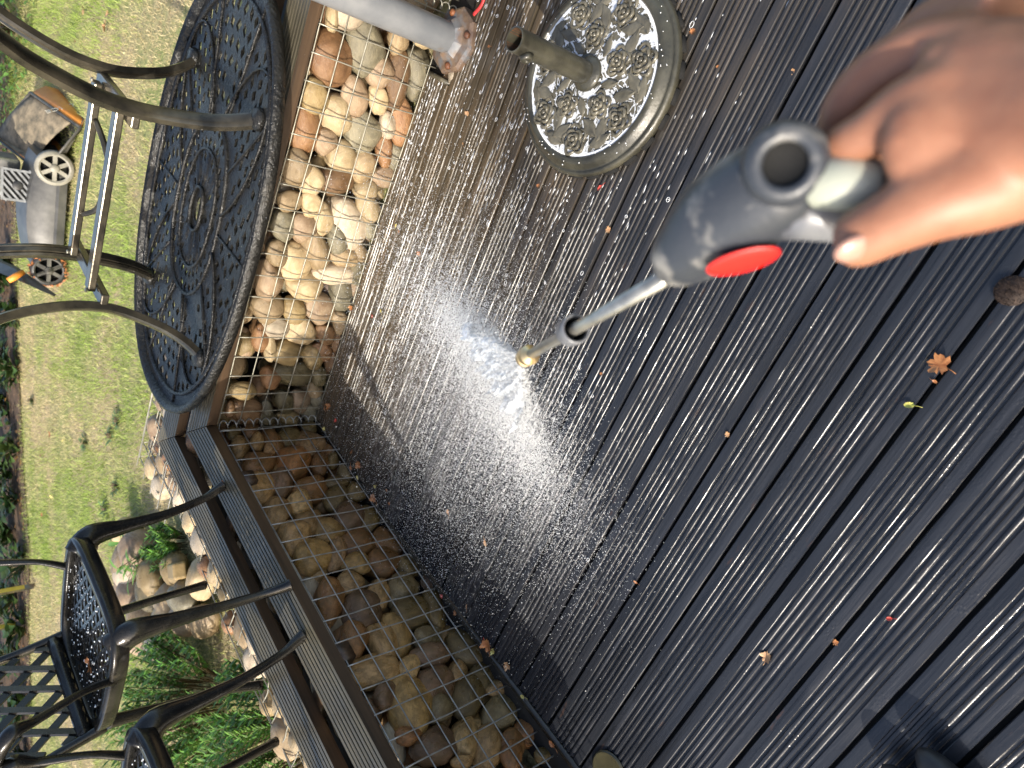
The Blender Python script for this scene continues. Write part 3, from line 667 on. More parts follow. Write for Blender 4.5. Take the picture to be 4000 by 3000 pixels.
# ================================================================ cast chairs on the left bench
def make_chair(label):
    t = thing('garden_chair', label, 'chair', (0, 0, 0), 0, 'black cast chairs standing on the left bench')
    def Bd(b, name, par=None, smooth=True, ang=40): 
        o = b.mesh(name, M['iron'], smooth); ob = bpy.data.objects.new(name, o); C.objects.link(ob); ob.parent = par or t; 
        return ob
    SZc = 0.422; cx = -0.055
    def out(th, k=1.0, z=0.0):
        c, s = math.cos(th), math.sin(th); ex = 4.2
        x = math.copysign(abs(c)**(2/ex), c)*0.205; y = math.copysign(abs(s)**(2/ex), s)*0.225
        y *= 1.0 + 0.10*(x/0.205)
        dip = -0.012*(1-min(1, k))
        return Vector((cx + x*k, y*k, SZc + z + dip))
    b = MB(); pr = [(1, -.8), (1.0, .8), (.6, 1.0), (-1.2, .9), (-1.5, .6), (-1.5, -.6), (-1.2, -.9), (.6, -1)]
    b.tube([out(2*math.pi*j/48, 0.96) for j in range(48)], 0.016, 8, False, (0, 0, 1), 1, 0, True, pr); Bd(b, 'seat_rim')
    b = MB()
    def bar2(p, q, w_=0.010, h_=0.006):
        d = q-p
        if d.length < 0.01: return
        rot = d.to_track_quat('X', 'Z').to_matrix(); b.box((p+q)/2, (d.length, w_, h_), rot)
    def inside(x, y): return abs((x-cx)/0.195)**4.2 + abs(y/(0.218*(1+0.1*(x-cx)/0.205)))**4.2 < 1
    for fam in ((1, 0.62), (1, -0.62), (0, 1)):
        d = Vector((fam[0], fam[1], 0)).normalized(); nn = Vector((-d.y, d.x, 0))
        for k in range(-9, 10):
            c0 = Vector((cx, 0, 0)) + nn*(k*0.036); s = [i*0.006 for i in range(-55, 56)]; ins = [u for u in s if inside((c0+d*u).x, (c0+d*u).y)]
            if len(ins) > 2:
                za = -0.004 if fam[0] else -0.006
                bar2(c0+d*ins[0]+Vector((0, 0, SZc+za)), c0+d*ins[-1]+Vector((0, 0, SZc+za)))
    o = Bd(b, 'seat_lattice', None, False)
    for s in (-1, 1):                      # flared front legs
        pts = spline([(0.085, s*0.185, 0.415), (0.125, s*0.20, 0.385), (0.135, s*0.205, 0.30), (0.15, s*0.215, 0.18), (0.175, s*0.232, 0.07), (0.195, s*0.245, 0.022), (0.205, s*0.25, 0.0)], 5)
        rad = lerp_list([0.042, 0.038, 0.024, 0.016, 0.014, 0.017, 0.021], 5)
        b = MB(); b.tube(pts, rad, 10, True, (0, 1, 0), 0.8); Bd(b, 'front_leg')
        pts = spline([(-0.20, s*0.185, 0.41), (-0.195, s*0.20, 0.28), (-0.19, s*0.215, 0.12), (-0.20, s*0.235, 0.0)], 6)
        b = MB(); b.tube(pts, lerp_list([0.022, 0.016, 0.014, 0.017], 6), 8, True, (0, 1, 0), 0.8); Bd(b, 'rear_leg')
        pts = spline([(-0.215, s*0.185, 0.41), (-0.255, s*0.19, 0.52), (-0.315, s*0.205, 0.70), (-0.365, s*0.19, 0.84), (-0.38, s*0.13, 0.895)], 6)
        b = MB(); b.tube(pts, lerp_list([0.017, 0.015, 0.014, 0.014, 0.013], 6), 8, True, (0, 1, 0), 0.75); Bd(b, 'back_stile')
        pts = spline([(0.00, s*0.225, 0.425), (0.02, s*0.25, 0.50), (0.015, s*0.285, 0.60), (0.02, s*0.30, 0.645), (-0.03, s*0.30, 0.668), (-0.16, s*0.27, 0.672), (-0.29, s*0.215, 0.665)], 6)
        b = MB(); b.tube(pts, lerp_list([0.014, 0.010, 0.012, 0.02, 0.023, 0.018, 0.014], 6), 8, True, (1, 0, 0), 0.7); Bd(b, 'arm')
    def bk(y, z):                           # a point of the raked back
        return Vector((-0.225 - (z-0.43)*0.32, y, z))
    pts = [bk(-0.18+0.36*i/10, 0.455) for i in range(11)]
    b = MB(); b.tube(pts, 0.019, 8, True, (0, 0, 1), 1.0); Bd(b, 'bottom_rail')
    pts = [bk(-0.13+0.26*i/10, 0.895+0.03*math.sin(math.pi*i/10)) for i in range(11)]
    b = MB(); b.tube(pts, 0.015, 8, True, (0, 0, 1), 1.0); Bd(b, 'top_rail')
    def lim(y, z): return abs(y) < 0.178 and 0.465 < z < 0.90
    for fam, offs in (((1, 1.35), [i*0.062 for i in range(-8, 9)]), ((1, -1.35), [i*0.062 for i in range(-8, 9)])):
        d = Vector((0, fam[0], fam[1])).normalized(); nn = Vector((0, -d.z, d.y))
        for k in offs:
            c0 = Vector((0, 0, 0.68)) + nn*k; ins = [i*0.005 for i in range(-80, 81) if lim((c0+d*(i*0.005)).y, (c0+d*(i*0.005)).z)]
            if len(ins) > 8:
                p = c0+d*ins[0]; q = c0+d*ins[-1]; p, q = bk(p.y, p.z), bk(q.y, q.z); b = MB()
                dd = q-p; rot = dd.to_track_quat('X', 'Z').to_matrix(); rot = rot @ Matrix.Rotation(R(72), 3, 'X')
                b.box((p+q)/2 + Vector((0.003 if fam[1] > 0 else -0.003, 0, 0)), (dd.length, 0.019, 0.008), rot); Bd(b, 'lattice_bar', None, False)
    return t
ch1 = make_chair('whole black chair nearest the table, orange leaf on its lattice seat')
ch1.location = (-1.72, 1.425, 0.42); ch1.rotation_euler = (0, 0, R(5.2))
ch2 = dup(ch1, (-1.747, 0.804, 0.42), R(5.2), 'second black chair, cut off by the picture corner above the green shrub')

# ================================================================ parasol base
UC = Vector((0.026, 1.238, 0.0)); UR = 0.232
ub = thing('parasol_base', 'round olive cast parasol base with rose relief and white soap foam', 'parasol base', UC)
b = MB(); b.lathe([(UR-0.022, 0.003), (UR-0.004, 0.004), (UR-0.002, 0.012), (UR, 0.020), (UR-0.004, 0.028), (UR-0.010, 0.031), (UR-0.012, 0.029), (UR-0.015, 0.034), (UR-0.022, 0.040), (UR-0.025, 0.045), (UR-0.030, 0.047), (UR-0.036, 0.049), (UR-0.040, 0.047), (UR-0.043, 0.041)], UC, 72); b.build('rim', M['olive'], ub)
for j in range(26):
    a = 2*math.pi*j/26; c_ = UC + Vector((math.cos(a), math.sin(a), 0))*(UR-0.004) + Vector((0, 0, 0.006)); b = MB(); b.box(c_, (0.012, 0.034, 0.014), Matrix.Rotation(a, 3, 'Z')); b.build('gap_shade', M['black'], ub)  # black blocks stand in for the shade in the gap under the disc
IR = UR-0.042
b = MB(); b.lathe([(0.0, 0.050), (0.035, 0.050), (0.06, 0.047), (IR, 0.042)], UC, 48); b.build('plate', M['olive_dark'], ub)
def foam_film():
    t = NT('soap_film_on_iron'); co = t.coord('World'); n = t.noise(co, 30, 4, 0.62); bub = t.n('TexVoronoi'); bub.inputs['Scale'].default_value = 190; t.l(co, bub.inputs['Vector'])
    d = t.n('TexNoise'); d.inputs['Scale'].default_value = 16; d.inputs['Distortion'].default_value = 2.5; t.l(co, d.inputs['Vector'])
    web = t.math('ABSOLUTE', t.math('SUBTRACT', d.outputs['Fac'], 0.5)); m1 = t.ramp(web, [(0.02, 1.0), (0.04, 0.0)])
    m2 = t.math('MULTIPLY', t.ramp(n, [(0.54, 0.0), (0.57, 1.0)]), t.ramp(bub.outputs['Distance'], [(0.10, 0.25), (0.2, 1.0)])); msk = t.math('MAXIMUM', m1, m2)
    tr = t.n('BsdfTransparent'); mx = t.n('MixShader'); t.set(Base_Color=(0.60, 0.62, 0.64), Roughness=0.25, Normal=t.bump(bub.outputs['Distance'], 0.3, 0.003))
    t.l(msk, mx.inputs[0]); t.l(tr.outputs[0], mx.inputs[1]); t.l(t.b.outputs[0], mx.inputs[2]); t.l(mx.outputs[0], t.out.inputs[0]); return t.m
FF = foam_film()
b = MB(); b.lathe([(0.036, 0.0515), (0.06, 0.0487), (IR-0.001, 0.0437)], UC, 48); tag(b.build('foam_film', FF, ub))
def foam_ring(r0, r1, z):
    b = MB(); b.lathe([(r0, z), ((r0+r1)/2, z+0.003), (r1, z)], UC, 60); return b
foam_ring(IR-0.008, IR-0.001, 0.0425).build('foam_edge', M['foam'], ub)
def rose(c, s, rot):
    b = MB(); c = Vector(c)
    for ring, (rr, npet, zz) in enumerate(((1.0, 5, 0.0), (0.68, 4, 0.004), (0.38, 3, 0.007))):
        for k in range(npet):
            a0 = rot + 2*math.pi*k/npet + ring*0.5; pts = []
            for i in range(9):
                u = (i/8-0.5)*2*math.pi/npet*1.15; r_ = s*rr*(1 + 0.13*math.cos(u*npet*0.85)) - s*0.09*abs(i/8-0.5)*2
                pts.append(c + Vector((math.cos(a0+u), math.sin(a0+u), 0))*r_ + Vector((0, 0, zz)))
            b.tube(pts, [0.0015, 0.003, 0.0045, 0.005, 0.005, 0.005, 0.0045, 0.003, 0.0015], 5, True, (0, 0, 1), 1.3)
    b.sphere(c+Vector((0, 0, 0.005)), (s*0.24, s*0.24, 0.008), 8, 5)
    b.lathe([(s*0.85, -0.003), (s*0.6, 0.005), (0, 0.007)], c, 14)
    return b.build('rose_relief', M['olive_dark'], ub)
def leaf_rel(c, L, wd, ang):
    b = MB(); c = Vector(c); d = Vector((math.cos(ang), math.sin(ang), 0)); n = Vector((-d.y, d.x, 0)); K = 8
    for i in range(K+1):
        t = i/K; w_ = wd*math.sin(math.pi*t**0.8)*(1+0.12*(i % 2)); p = c + d*(L*(t-0.5))
        b.v += [tuple(p - n*w_ + Vector((0, 0, 0.001))), tuple(p - n*w_*0.5 + Vector((0, 0, 0.0055))), tuple(p + Vector((0, 0, 0.003))), tuple(p + n*w_*0.5 + Vector((0, 0, 0.0055))), tuple(p + n*w_ + Vector((0, 0, 0.001)))]
    for i in range(K):
        for j in range(4): a = i*5+j; b.f.append((a, a+5, a+6, a+1)); b.mi.append(0)
    return b.build('leaf_relief', M['olive_dark'], ub)
def zr(r_): return 0.049 - (r_-0.04)*0.04
for k in range(5):
    a = 0.3 + 2*math.pi*k/5; r_ = 0.086; rose(UC+Vector((r_*math.cos(a), r_*math.sin(a), zr(r_))), 0.029, a)
for k in range(7):
    a = 0.7 + 2*math.pi*k/7; r_ = 0.150; rose(UC+Vector((r_*math.cos(a), r_*math.sin(a), zr(r_))), 0.033, a*2)
for k in range(7):
    a = 0.7 + 2*math.pi*(k+0.5)/7
    for dr, da, tw in ((0.128, -0.10, 0.5), (0.165, 0.06, 1.7), (0.14, 0.12, 2.6)): leaf_rel(UC+Vector((dr*math.cos(a+da), dr*math.sin(a+da), zr(dr)+0.001)), 0.062, 0.015, a+tw)
for k in range(5):
    a = 0.3 + 2*math.pi*(k+0.5)/5; leaf_rel(UC+Vector((0.075*math.cos(a), 0.075*math.sin(a), zr(0.075)+0.001)), 0.05, 0.011, a+0.4)
b = MB(); b.lathe([(0.024, 0.047), (0.041, 0.049), (0.041, 0.055), (0.036, 0.060), (0.030, 0.064), (0.0265, 0.066)], UC, 28); b.build('collar', M['olive'], ub)
b = MB(); b.lathe([(0.0265, 0.05), (0.0265, 0.300), (0.0235, 0.301), (0.0235, 0.20), (0.0, 0.195)], UC, 28); pole = b.build('pole', M['olive'], ub, True, True, 50)
b = MB(); b.lathe([(0.0236, 0.299), (0.0236, 0.21)], UC, 24); b.build('rusty_bore', M['rust'], pole)
kd = (Vector((-0.75, -0.55, 0))).normalized(); b = MB(); b.lathe([(0.0, 0.0), (0.016, 0.0), (0.014, 0.010), (0.010, 0.013), (0.0045, 0.013), (0.0045, 0.004), (0, 0.004)], UC + kd*0.024 + Vector((0, 0, 0.265)), 16, 0, kd); b.build('screw_boss', M['olive'], pole)

# ================================================================ grey steel post in the notch
PC = Vector((-0.035, 1.832, -0.02))
po = thing('steel_post', 'grey painted round steel post bolted into the deck notch', 'post', PC)
b = MB(); b.lathe([(0.044, 0.02), (0.044, 1.9), (0, 1.9)], PC, 32); b.build('shaft', M['post'], po)
b = MB(); pr_ = [(0.0, 0.0), (0.095, 0.0), (0.095, 0.030), (0.086, 0.038), (0.062, 0.042), (0.052, 0.055), (0.046, 0.06)]; b.lathe(pr_, PC, 8); b.build('flange', M['post'], po, True, True, 25)
for k in range(4):
    a = 0.4+math.pi/2*k; b = MB(); b.lathe([(0, 0), (0.011, 0), (0.011, 0.008), (0.006, 0.012), (0, 0.013)], PC+Vector((0.074*math.cos(a), 0.074*math.sin(a), 0.036)), 6); b.build('bolt', M['rust'], po)

# ================================================================ small fixtures on the deck
b = MB(); LC = Vector((-1.392, 0.315, 0)); b.lathe([(0.0, 0.004), (0.040, 0.004), (0.043, 0.006), (0.047, 0.006), (0.049, 0.001)], LC, 36)
o = centre_top(b.build('deck_light', simple('dark_lens', (0.035, 0.032, 0.02), (0.06, 0.055, 0.03), 0.12))); tag(o, 'round dark deck light let into the boards near the stone bench end', 'deck light')
b = MB(); mc = G(3950, 1135, 0.006)
for k in range(900):
    a = rng.uniform(0, 6.28); r_ = 0.024*math.sqrt(rng.random()); z = 0.014*(1-(r_/0.026)**2); p = mc + Vector((r_*math.cos(a), r_*math.sin(a), -0.006)); d = Vector((rng.uniform(-.5, .5), rng.uniform(-.5, .5), 1)).normalized()*(z+0.004); s = Vector((rng.uniform(-1, 1), rng.uniform(-1, 1), 0)).normalized()*0.0008
    b.add([p-s, p+s, p+d], [(0, 1, 2)])
b.lathe([(0.0, 0.010), (0.012, 0.009), (0.021, 0.005), (0.025, 0.0)], mc-Vector((0, 0, 0.006)), 14)
o = centre_top(b.build('moss_clump', simple('dark_brown_moss', (0.02, 0.012, 0.009), (0.05, 0.03, 0.02), 0.8, 0, 60))); tag(o, 'dark brown fuzzy moss clump in a board gap', 'moss')
rp = G(1880, 20, 0.01); b = MB(); b.tube(spline([rp+Vector((-0.03, 0.02, 0)), rp, rp+Vector((0.04, -0.005, 0.003)), rp+Vector((0.10, 0.0, 0.0))], 4), [0.006]*13, 8, True, (0, 0, 1), 0.6)
o = centre_top(b.build('red_strap', simple('red_plastic', (0.5, 0.03, 0.03), (0.62, 0.06, 0.06), 0.4))); tag(o, 'red strap end lying on the deck beside the steel post', 'strap')
for (dx, dy, s, rz) in ((0.005, -0.01, 0.03, 0.5), (0.035, 0.035, 0.022, 1.4)):
    o = stone(None, G(1770, 285, 0.0)+Vector((dx-0.01, dy+0.02, -0.012)), (s, s*0.7, s*0.5), Matrix.Rotation(rz, 3, 'Z'), 'st_w', 'stone_chip'); tag(o, 'white stone chip in the notch at the foot of the post', 'stone', 'stone chips in the deck notch')
b = MB(); b.box(G(1735, 300, 0.0)+Vector((0, 0.0, -0.012)), (0.075, 0.022, 0.016), Matrix.Rotation(-0.35, 3, 'Z')); o = centre_top(b.build('wood_offcut', M['plank_side'], None, False)); tag(o, 'small brown wood offcut beside the white chips by the post', 'wood')
# ================================================================ pressure-washer gun
GB = P(3100, 720, 0.40)
gun = thing('pressure_washer_gun', 'grey pressure washer gun with red oval badge and steel lance, held over the deck', 'spray gun', GB)
M['gun'] = simple('scuffed_grey_plastic', (0.040, 0.045, 0.054), (0.26, 0.25, 0.23), 0.4, 0.0, 34, 0.2, 90, lo=0.50, hi=0.68)
M['gun_ring'] = simple('smooth_grey_plastic', (0.12, 0.125, 0.14), (0.19, 0.195, 0.205), 0.3, 0.0, 30)
M['steel'] = simple('dirty_steel_tube', (0.30, 0.30, 0.28), (0.52, 0.50, 0.44), 0.32, 0.75, 40)
M['brass'] = simple('brass', (0.62, 0.43, 0.20), (0.75, 0.58, 0.32), 0.3, 0.85, 30)
M['pale'] = simple('pale_green_white_plastic', (0.36, 0.38, 0.29), (0.44, 0.45, 0.37), 0.3)
M['red'] = simple('red_badge', (0.72, 0.02, 0.015), None, 0.35)
b = MB(); path = [P(2600, 1066, .478), P(2620, 1045, .472), P(2665, 1000, .462), P(2740, 930, .448), P(2826, 850, .432), P(2948, 772, .414), P(3070, 715, .400), P(3170, 700, .392), P(3215, 705, .390)]
b.tube(spline(path, 4), lerp_list([.007, .016, .0225, .0275, .0300, .0305, .0285, .0235, .013], 4), 24, True, VF, 0.95); b.build('body', M['gun'], gun)
ax = -ray(3067, 641).normalized(); c0 = P(3067, 641, .393)
b = MB(); b.lathe([(0.0245, 0.0), (0.0235, 0.018), (0.0205, 0.026), (0.0165, 0.029), (0.0128, 0.0285), (0.0116, 0.026), (0.0114, 0.0232), (0.0, 0.0232)], c0, 36, 0, ax); ring = b.build('end_socket', M['gun'], gun)
b = MB(); b.lathe([(0.0115, 0.0262), (0.0113, 0.0236), (0.0, 0.0235)], c0, 24, 0, ax); b.build('socket_shade', M['black'], ring)  # black floor gives the shallow socket the darkness of a deep hole
b = MB(); b.tube([P(3080, 800, .405), P(3180, 815, .40), P(3280, 840, .395), P(3360, 850, .392)], [.021, .019, .016, .012], 16, True, VF, 0.9); b.build('grip', M['gun_ring'], gun)
b = MB(); b.tube([P(3195, 705, .385), P(3225, 708, .375), P(3300, 712, .371), P(3420, 716, .366), P(3432, 716, .366)], [.0155, .0155, .0148, .0128, .010], 20, True, VF, 0.9); b.build('trigger_lock', M['pale'], gun)
b = MB(); b.tube([P(3424, 716, .367), P(3470, 705, .364), P(3540, 690, .362)], [.0129, .0095, .003], 16, True, VF, 0.9); b.build('lock_tip', M['gun'], gun)
def on_body():
    u = (P(3038, 980, .41)-P(2764, 1058, .43)); return u
u = on_body()*0.5; un = u.normalized(); vv = (VR*-1 + VD*0.25); vv = (vv - un*vv.dot(un)).normalized(); nn_ = un.cross(vv)
rot = Matrix((un, (vv*0.55 + VF*0.80).normalized(), Vector((0, 0, 0)))).transposed()
e1 = un; e2 = (vv*0.50 + VF*0.86); e2 = (e2-e1*e2.dot(e1)).normalized(); e3 = e1.cross(e2); rot = Matrix((e1, e2, e3)).transposed()
b = MB(); b.sphere(P(2901, 1022, .4135), (u.length*1.05, 0.0105, 0.0016), 24, 10, 0, rot); b.build('badge', M['red'], gun)
LA, LB = P(2600, 1085, .478), P(2045, 1400, .84)
b = MB(); b.tube([LA, LA.lerp(LB, .5), LB], .0060, 14); b.build('lance', M['steel'], gun)
lax = (LA-LB).normalized(); cc = LA.lerp(LB, 0.555)
b = MB(); b.lathe([(0.0062, 0.0), (0.012, 0.0), (0.0145, 0.005), (0.0148, 0.022), (0.0135, 0.026), (0.0118, 0.024), (0.0112, 0.006), (0.0062, 0.004)], cc, 28, 0, lax); col_ = b.build('collar', M['gun_ring'], gun)
b = MB(); b.lathe([(0.0110, 0.023), (0.0108, 0.0065), (0.0063, 0.0062)], cc, 24, 0, lax); b.build('collar_bore', M['black'], col_)
b = MB(); b.lathe([(0.0, -0.004), (0.007, -0.004), (0.0105, 0.0), (0.0115, 0.004), (0.0118, 0.012), (0.0095, 0.013), (0.0095, 0.017), (0.012, 0.018), (0.012, 0.030), (0.008, 0.034), (0.006, 0.036)], LB, 24, 0, lax); b.build('nozzle', M['brass'], gun, True, True, 30)

# ================================================================ the hand on the grip
pe = thing('person', 'right hand gripping the spray gun, thumb forward, arm leaving the picture', 'person', P(3800, 420, .34))
def skin_mat():
    t = NT('skin'); co = t.coord(); n = t.noise(co, 35, 4); f = t.noise(co, 320, 3)
    col = t.ramp(n, [(0.3, (0.27, 0.115, 0.066)), (0.7, (0.36, 0.17, 0.10))])
    return t.set(Base_Color=col, Roughness=0.5, Subsurface_Weight=0.12, Subsurface_Scale=0.004, Subsurface_Radius=(1.0, 0.35, 0.2), Normal=t.bump(f, 0.2, 0.001))
M['skin'] = skin_mat(); M['nail'] = simple('finger_nail', (0.40, 0.22, 0.165), (0.46, 0.275, 0.215), 0.3)
b = MB()
def limb(pts, rad, flat=1.0, n=5): b.tube(spline(pts, n), lerp_list(rad, n), 16, True, VF, flat)
limb([P(4900, 430, .25), P(4400, 420, .29), P(4080, 400, .315), P(3820, 390, .335), P(3640, 380, .345)], [.036, .036, .042, .043, .034], 0.52)     # arm, wrist, back of hand
limb([P(4020, 640, .325), P(3830, 720, .330), P(3640, 790, .337), P(3460, 880, .350), P(3330, 945, .362), P(3295, 960, .366)], [.026, .0235, .0200, .0165, .0148, .0125], 0.9)   # thumb
limb([P(3760, 350, .338), P(3560, 420, .346), P(3400, 520, .358), P(3290, 575, .372), P(3270, 640, .392), P(3350, 700, .405)], [.019, .0165, .0135, .0115, .0105, .0095])        # index
limb([P(3800, 230, .345), P(3600, 220, .362), P(3400, 330, .378), P(3290, 470, .392), P(3300, 620, .412), P(3400, 720, .418)], [.021, .0185, .0165, .0135, .0115, .010])       # middle
limb([P(3900, 120, .350), P(3720, 90, .375), P(3540, 210, .398), P(3450, 400, .412), P(3470, 580, .424), P(3560, 660, .420)], [.021, .018, .0155, .0130, .0115, .0095])         # ring
limb([P(4020, 60, .350), P(3880, 40, .380), P(3740, 160, .405), P(3680, 340, .415), P(3700, 480, .418), P(3760, 540, .41)], [.019, .0155, .0135, .0115, .0100, .0085])         # little
b.sphere(P(3800, 560, .338), (.046, .036, .020), 16, 10, 0, Matrix((VD, VR, VF)).transposed())
for kx, ky, kt in ((3700, 360, .334), (3700, 250, .340), (3790, 140, .348)): b.sphere(P(kx, ky, kt), (.0150, .0130, .007), 12, 8, 0, Matrix((VD, VR, VF)).transposed())
hand = b.build('hand', M['skin'], pe)
rm = hand.modifiers.new('merge', 'REMESH'); rm.mode = 'VOXEL'; rm.voxel_size = 0.0022; rm.use_smooth_shade = True
smo = hand.modifiers.new('soft', 'SMOOTH'); smo.factor = 0.5; smo.iterations = 22
e1 = (P(3300, 1000, .352)-P(3400, 960, .348)).normalized(); e3 = (-VF*0.75 - VR*0.66).normalized(); e3 = (e3-e1*e3.dot(e1)).normalized(); e2 = e3.cross(e1)
b = MB(); b.sphere(P(3335, 972, .3505), (.0100, .0072, .0026), 16, 8, 0, Matrix((e1, e2, e3)).transposed()); b.build('nail', M['nail'], hand)
b = MB(); sc_ = G(3735, 3240, 0.04); fd = Vector((0.25, 0.97, 0)).normalized(); sdv = Vector((fd.y, -fd.x, 0)); up_ = Vector((0, 0, 1))
for dx in (-0.038, 0.038):
    b.sphere(sc_ + sdv*dx, (0.125, 0.041, 0.036), 20, 12, 0, Matrix((fd, sdv, up_)).transposed())
b.build('shoe', M['rubber'], pe)

# ================================================================ spray, drops and foam
def octa(cs, us, vs_, ws):
    """stretched octahedra: centres and half axes, all (n,3)"""
    n = len(cs); V = np.empty((n, 6, 3), np.float32)
    V[:, 0] = cs+us; V[:, 1] = cs-us; V[:, 2] = cs+vs_; V[:, 3] = cs-vs_; V[:, 4] = cs+ws; V[:, 5] = cs-ws
    T = np.array([(0, 2, 4), (2, 1, 4), (1, 3, 4), (3, 0, 4), (2, 0, 5), (1, 2, 5), (3, 1, 5), (0, 3, 5)])
    return V.reshape(-1, 3), (T[None]+(np.arange(n)*6)[:, None, None]).reshape(-1, 3)
def frame(d):
    d = d/np.linalg.norm(d, axis=1, keepdims=True); a = np.where(np.abs(d[:, 2:3]) < .9, np.array([[0, 0, 1.]]), np.array([[1., 0, 0]]))
    u = np.cross(d, a); u /= np.linalg.norm(u, axis=1, keepdims=True); return d, u, np.cross(d, u)
dd = np.array((LB-LA).normalized()); sv = np.array(VD)*0.5 - np.array(VR)*0.87; sv -= dd*(sv@dd); sv /= np.linalg.norm(sv); tv = np.cross(dd, sv); NZ = np.array(LB)
def fan(n, l0, l1, rlo, rhi, elong, spread, pw=1.0, jit=0.02):
    ph = np.radians(nr.uniform(-spread, spread, n)); L = l0+(l1-l0)*nr.random(n)**pw
    L = L*(1+0.10*np.sin(ph*17))
    dr = dd*np.cos(ph)[:, None] + sv*np.sin(ph)[:, None]; c = NZ + dr*L[:, None] + tv*(nr.normal(0, 1, n)*jit*L)[:, None] + sv*(nr.normal(0, 1, n)*jit*L)[:, None]
    c[:, 2] -= 0.5*0.6*L**2
    r = nr.uniform(rlo, rhi, n); k = c[:, 2] > 0.004; c, dr, r = c[k], dr[k], r[k]; d, u, v = frame(dr + nr.normal(0, .12, dr.shape))
    return octa(c, d*(r*nr.uniform(1, elong, len(r)))[:, None], u*r[:, None], v*r[:, None])
parts = [fan(30000, .02, .44, .0003, .0008, 6, 31, 0.8, .07), fan(30000, .16, .75, .0003, .0009, 3, 35, 1.0, .11), fan(26000, .40, 1.5, .0003, .0009, 1.8, 40, 1.1, .15), fan(3200, .05, 1.2, .0008, .0015, 1.5, 36, 1.0, .12)]
n = 80000
px = np.concatenate([nr.normal(1840, 180, n//2), nr.normal(1660, 250, n//2)]); py = np.concatenate([nr.normal(1600, 300, n//2), nr.normal(1560, 430, n//2)])
pts = []
for x, y in zip(px, py):
    if 1230 < x < 2300:
        g = G(x, y, 0.004 + rng.expovariate(26))
        if g.y < 1.90 and g.x > -1.47: pts.append(g)
c = np.array(pts); r = nr.uniform(.00025, .0009, len(c)); r[::25] *= 1.9; d, u, v = frame(nr.normal(0, 1, c.shape)); parts.append(octa(c, d*r[:, None]*1.6, u*r[:, None], v*r[:, None]))
V = []; F = []; k = 0
for v_, f_ in parts: V.append(v_); F.append(f_+k); k += len(v_)
me = big_mesh('water_spray', np.concatenate(V), np.concatenate(F), M['water'], 3, True)
o = bpy.data.objects.new('water_spray', me); C.objects.link(o); tag(o, 'white fan of water spray and bouncing drops under the nozzle', 'water', kind='stuff')
# the unbroken sheet just below the nozzle
b = MB(); na, nl = 40, 16
for i in range(na+1):
    ph = R(-26+52*i/na)
    for j in range(nl+1):
        L = 0.004 + 0.20*(j/nl)*(1+0.08*math.sin(i*1.7)); dr = dd*math.cos(ph) + sv*math.sin(ph); wv = tv*(0.05*L*math.sin(i*0.9+j*0.7)+0.03*L*math.sin(i*2.3-j))
        b.v.append(tuple(NZ + dr*L + wv))
for i in range(na):
    for j in range(nl): a = i*(nl+1)+j; b.f.append((a, a+1, a+nl+2, a+nl+1)); b.mi.append(0)
tag(b.build('water_sheet', M['sheet']), 'thin fan sheet of water leaving the brass nozzle', 'water', kind='stuff')
# foam streaks in the grooves, bubbles on the boards
cs = []; ax_ = []
def okfoam(x, y): return (Vector((x, y, 0))-UC).length > UR+0.004 and x > -1.46 and y < 1.915 and not (x > -0.15 and y > 1.80)
tries = 0
while len(cs) < 1500 and tries < 60000:
    tries += 1
    x = rng.uniform(-1.15, 0.35); y = rng.uniform(0.62, 1.92)
    w_ = min(1, max(0.02, (y-0.72)/0.6))*min(1, max(0.05, (x+1.3)/0.5)); w_ *= 0.4+0.9*mnoise.noise((x*3, y*5, 1))
    if rng.random() > w_ or not okfoam(x, y): continue
    nb = math.floor((B0-y)/PITCH); yc = B0-PITCH*(nb+0.5); gk = round((y-yc)/0.0138-0.5)+0.5; gk = max(-2.5, min(2.5, gk))
    cs.append((x, yc+gk*0.0138+rng.uniform(-.0025, .0025), -0.0022+rng.uniform(0, .0012))); ax_.append((rng.uniform(.0025, .013), rng.uniform(.0007, .0016), .0011))
cs = np.array(cs); ax_ = np.array(ax_); z3 = np.zeros((len(cs), 3))
U = z3.copy(); U[:, 0] = ax_[:, 0]; V2 = z3.copy(); V2[:, 1] = ax_[:, 1]; W2 = z3.copy(); W2[:, 2] = ax_[:, 2]
fv, ff = octa(cs, U, V2, W2); b = MB(); b.v = [tuple(p) for p in fv]; b.f = [tuple(f) for f in ff]; b.mi = [0]*len(ff)
nb_ = 0; tries = 0
while nb_ < 150 and tries < 9000:
    tries += 1
    x = rng.uniform(-1.2, 0.4); y = rng.uniform(0.3, 1.9)
    if rng.random() > max(0.015, (y-0.85)/0.9) or not okfoam(x, y): continue
    r_ = rng.uniform(0.0018, 0.0048); s = rng.uniform(1.0, 1.7); nb_ += 1
    b.tube([(x+s*r_*math.cos(a), y+r_*math.sin(a), 0.0012) for a in [2*math.pi*k/9 for k in range(9)]], 0.0007, 4, False, (0, 0, 1), 1, 0, True)
    if rng.random() < .5: b.sphere((x+rng.uniform(-1, 1)*r_*.4, y, 0.001), r_*.3, 5, 4)
for q in range(260):                       # drops and bubbles on the parasol base
    a = rng.uniform(0, 6.28); r_ = rng.uniform(0.05, UR-0.01); z = 0.044 if r_ < IR else 0.05; b.sphere(UC+Vector((r_*math.cos(a), r_*math.sin(a), z)), (rng.uniform(.0008, .002),)*2+(.0012,), 5, 4)
o = b.build('foam', M['foam']); tag(o, 'white foam streaks and bubbles on the wet boards', 'foam', kind='stuff')
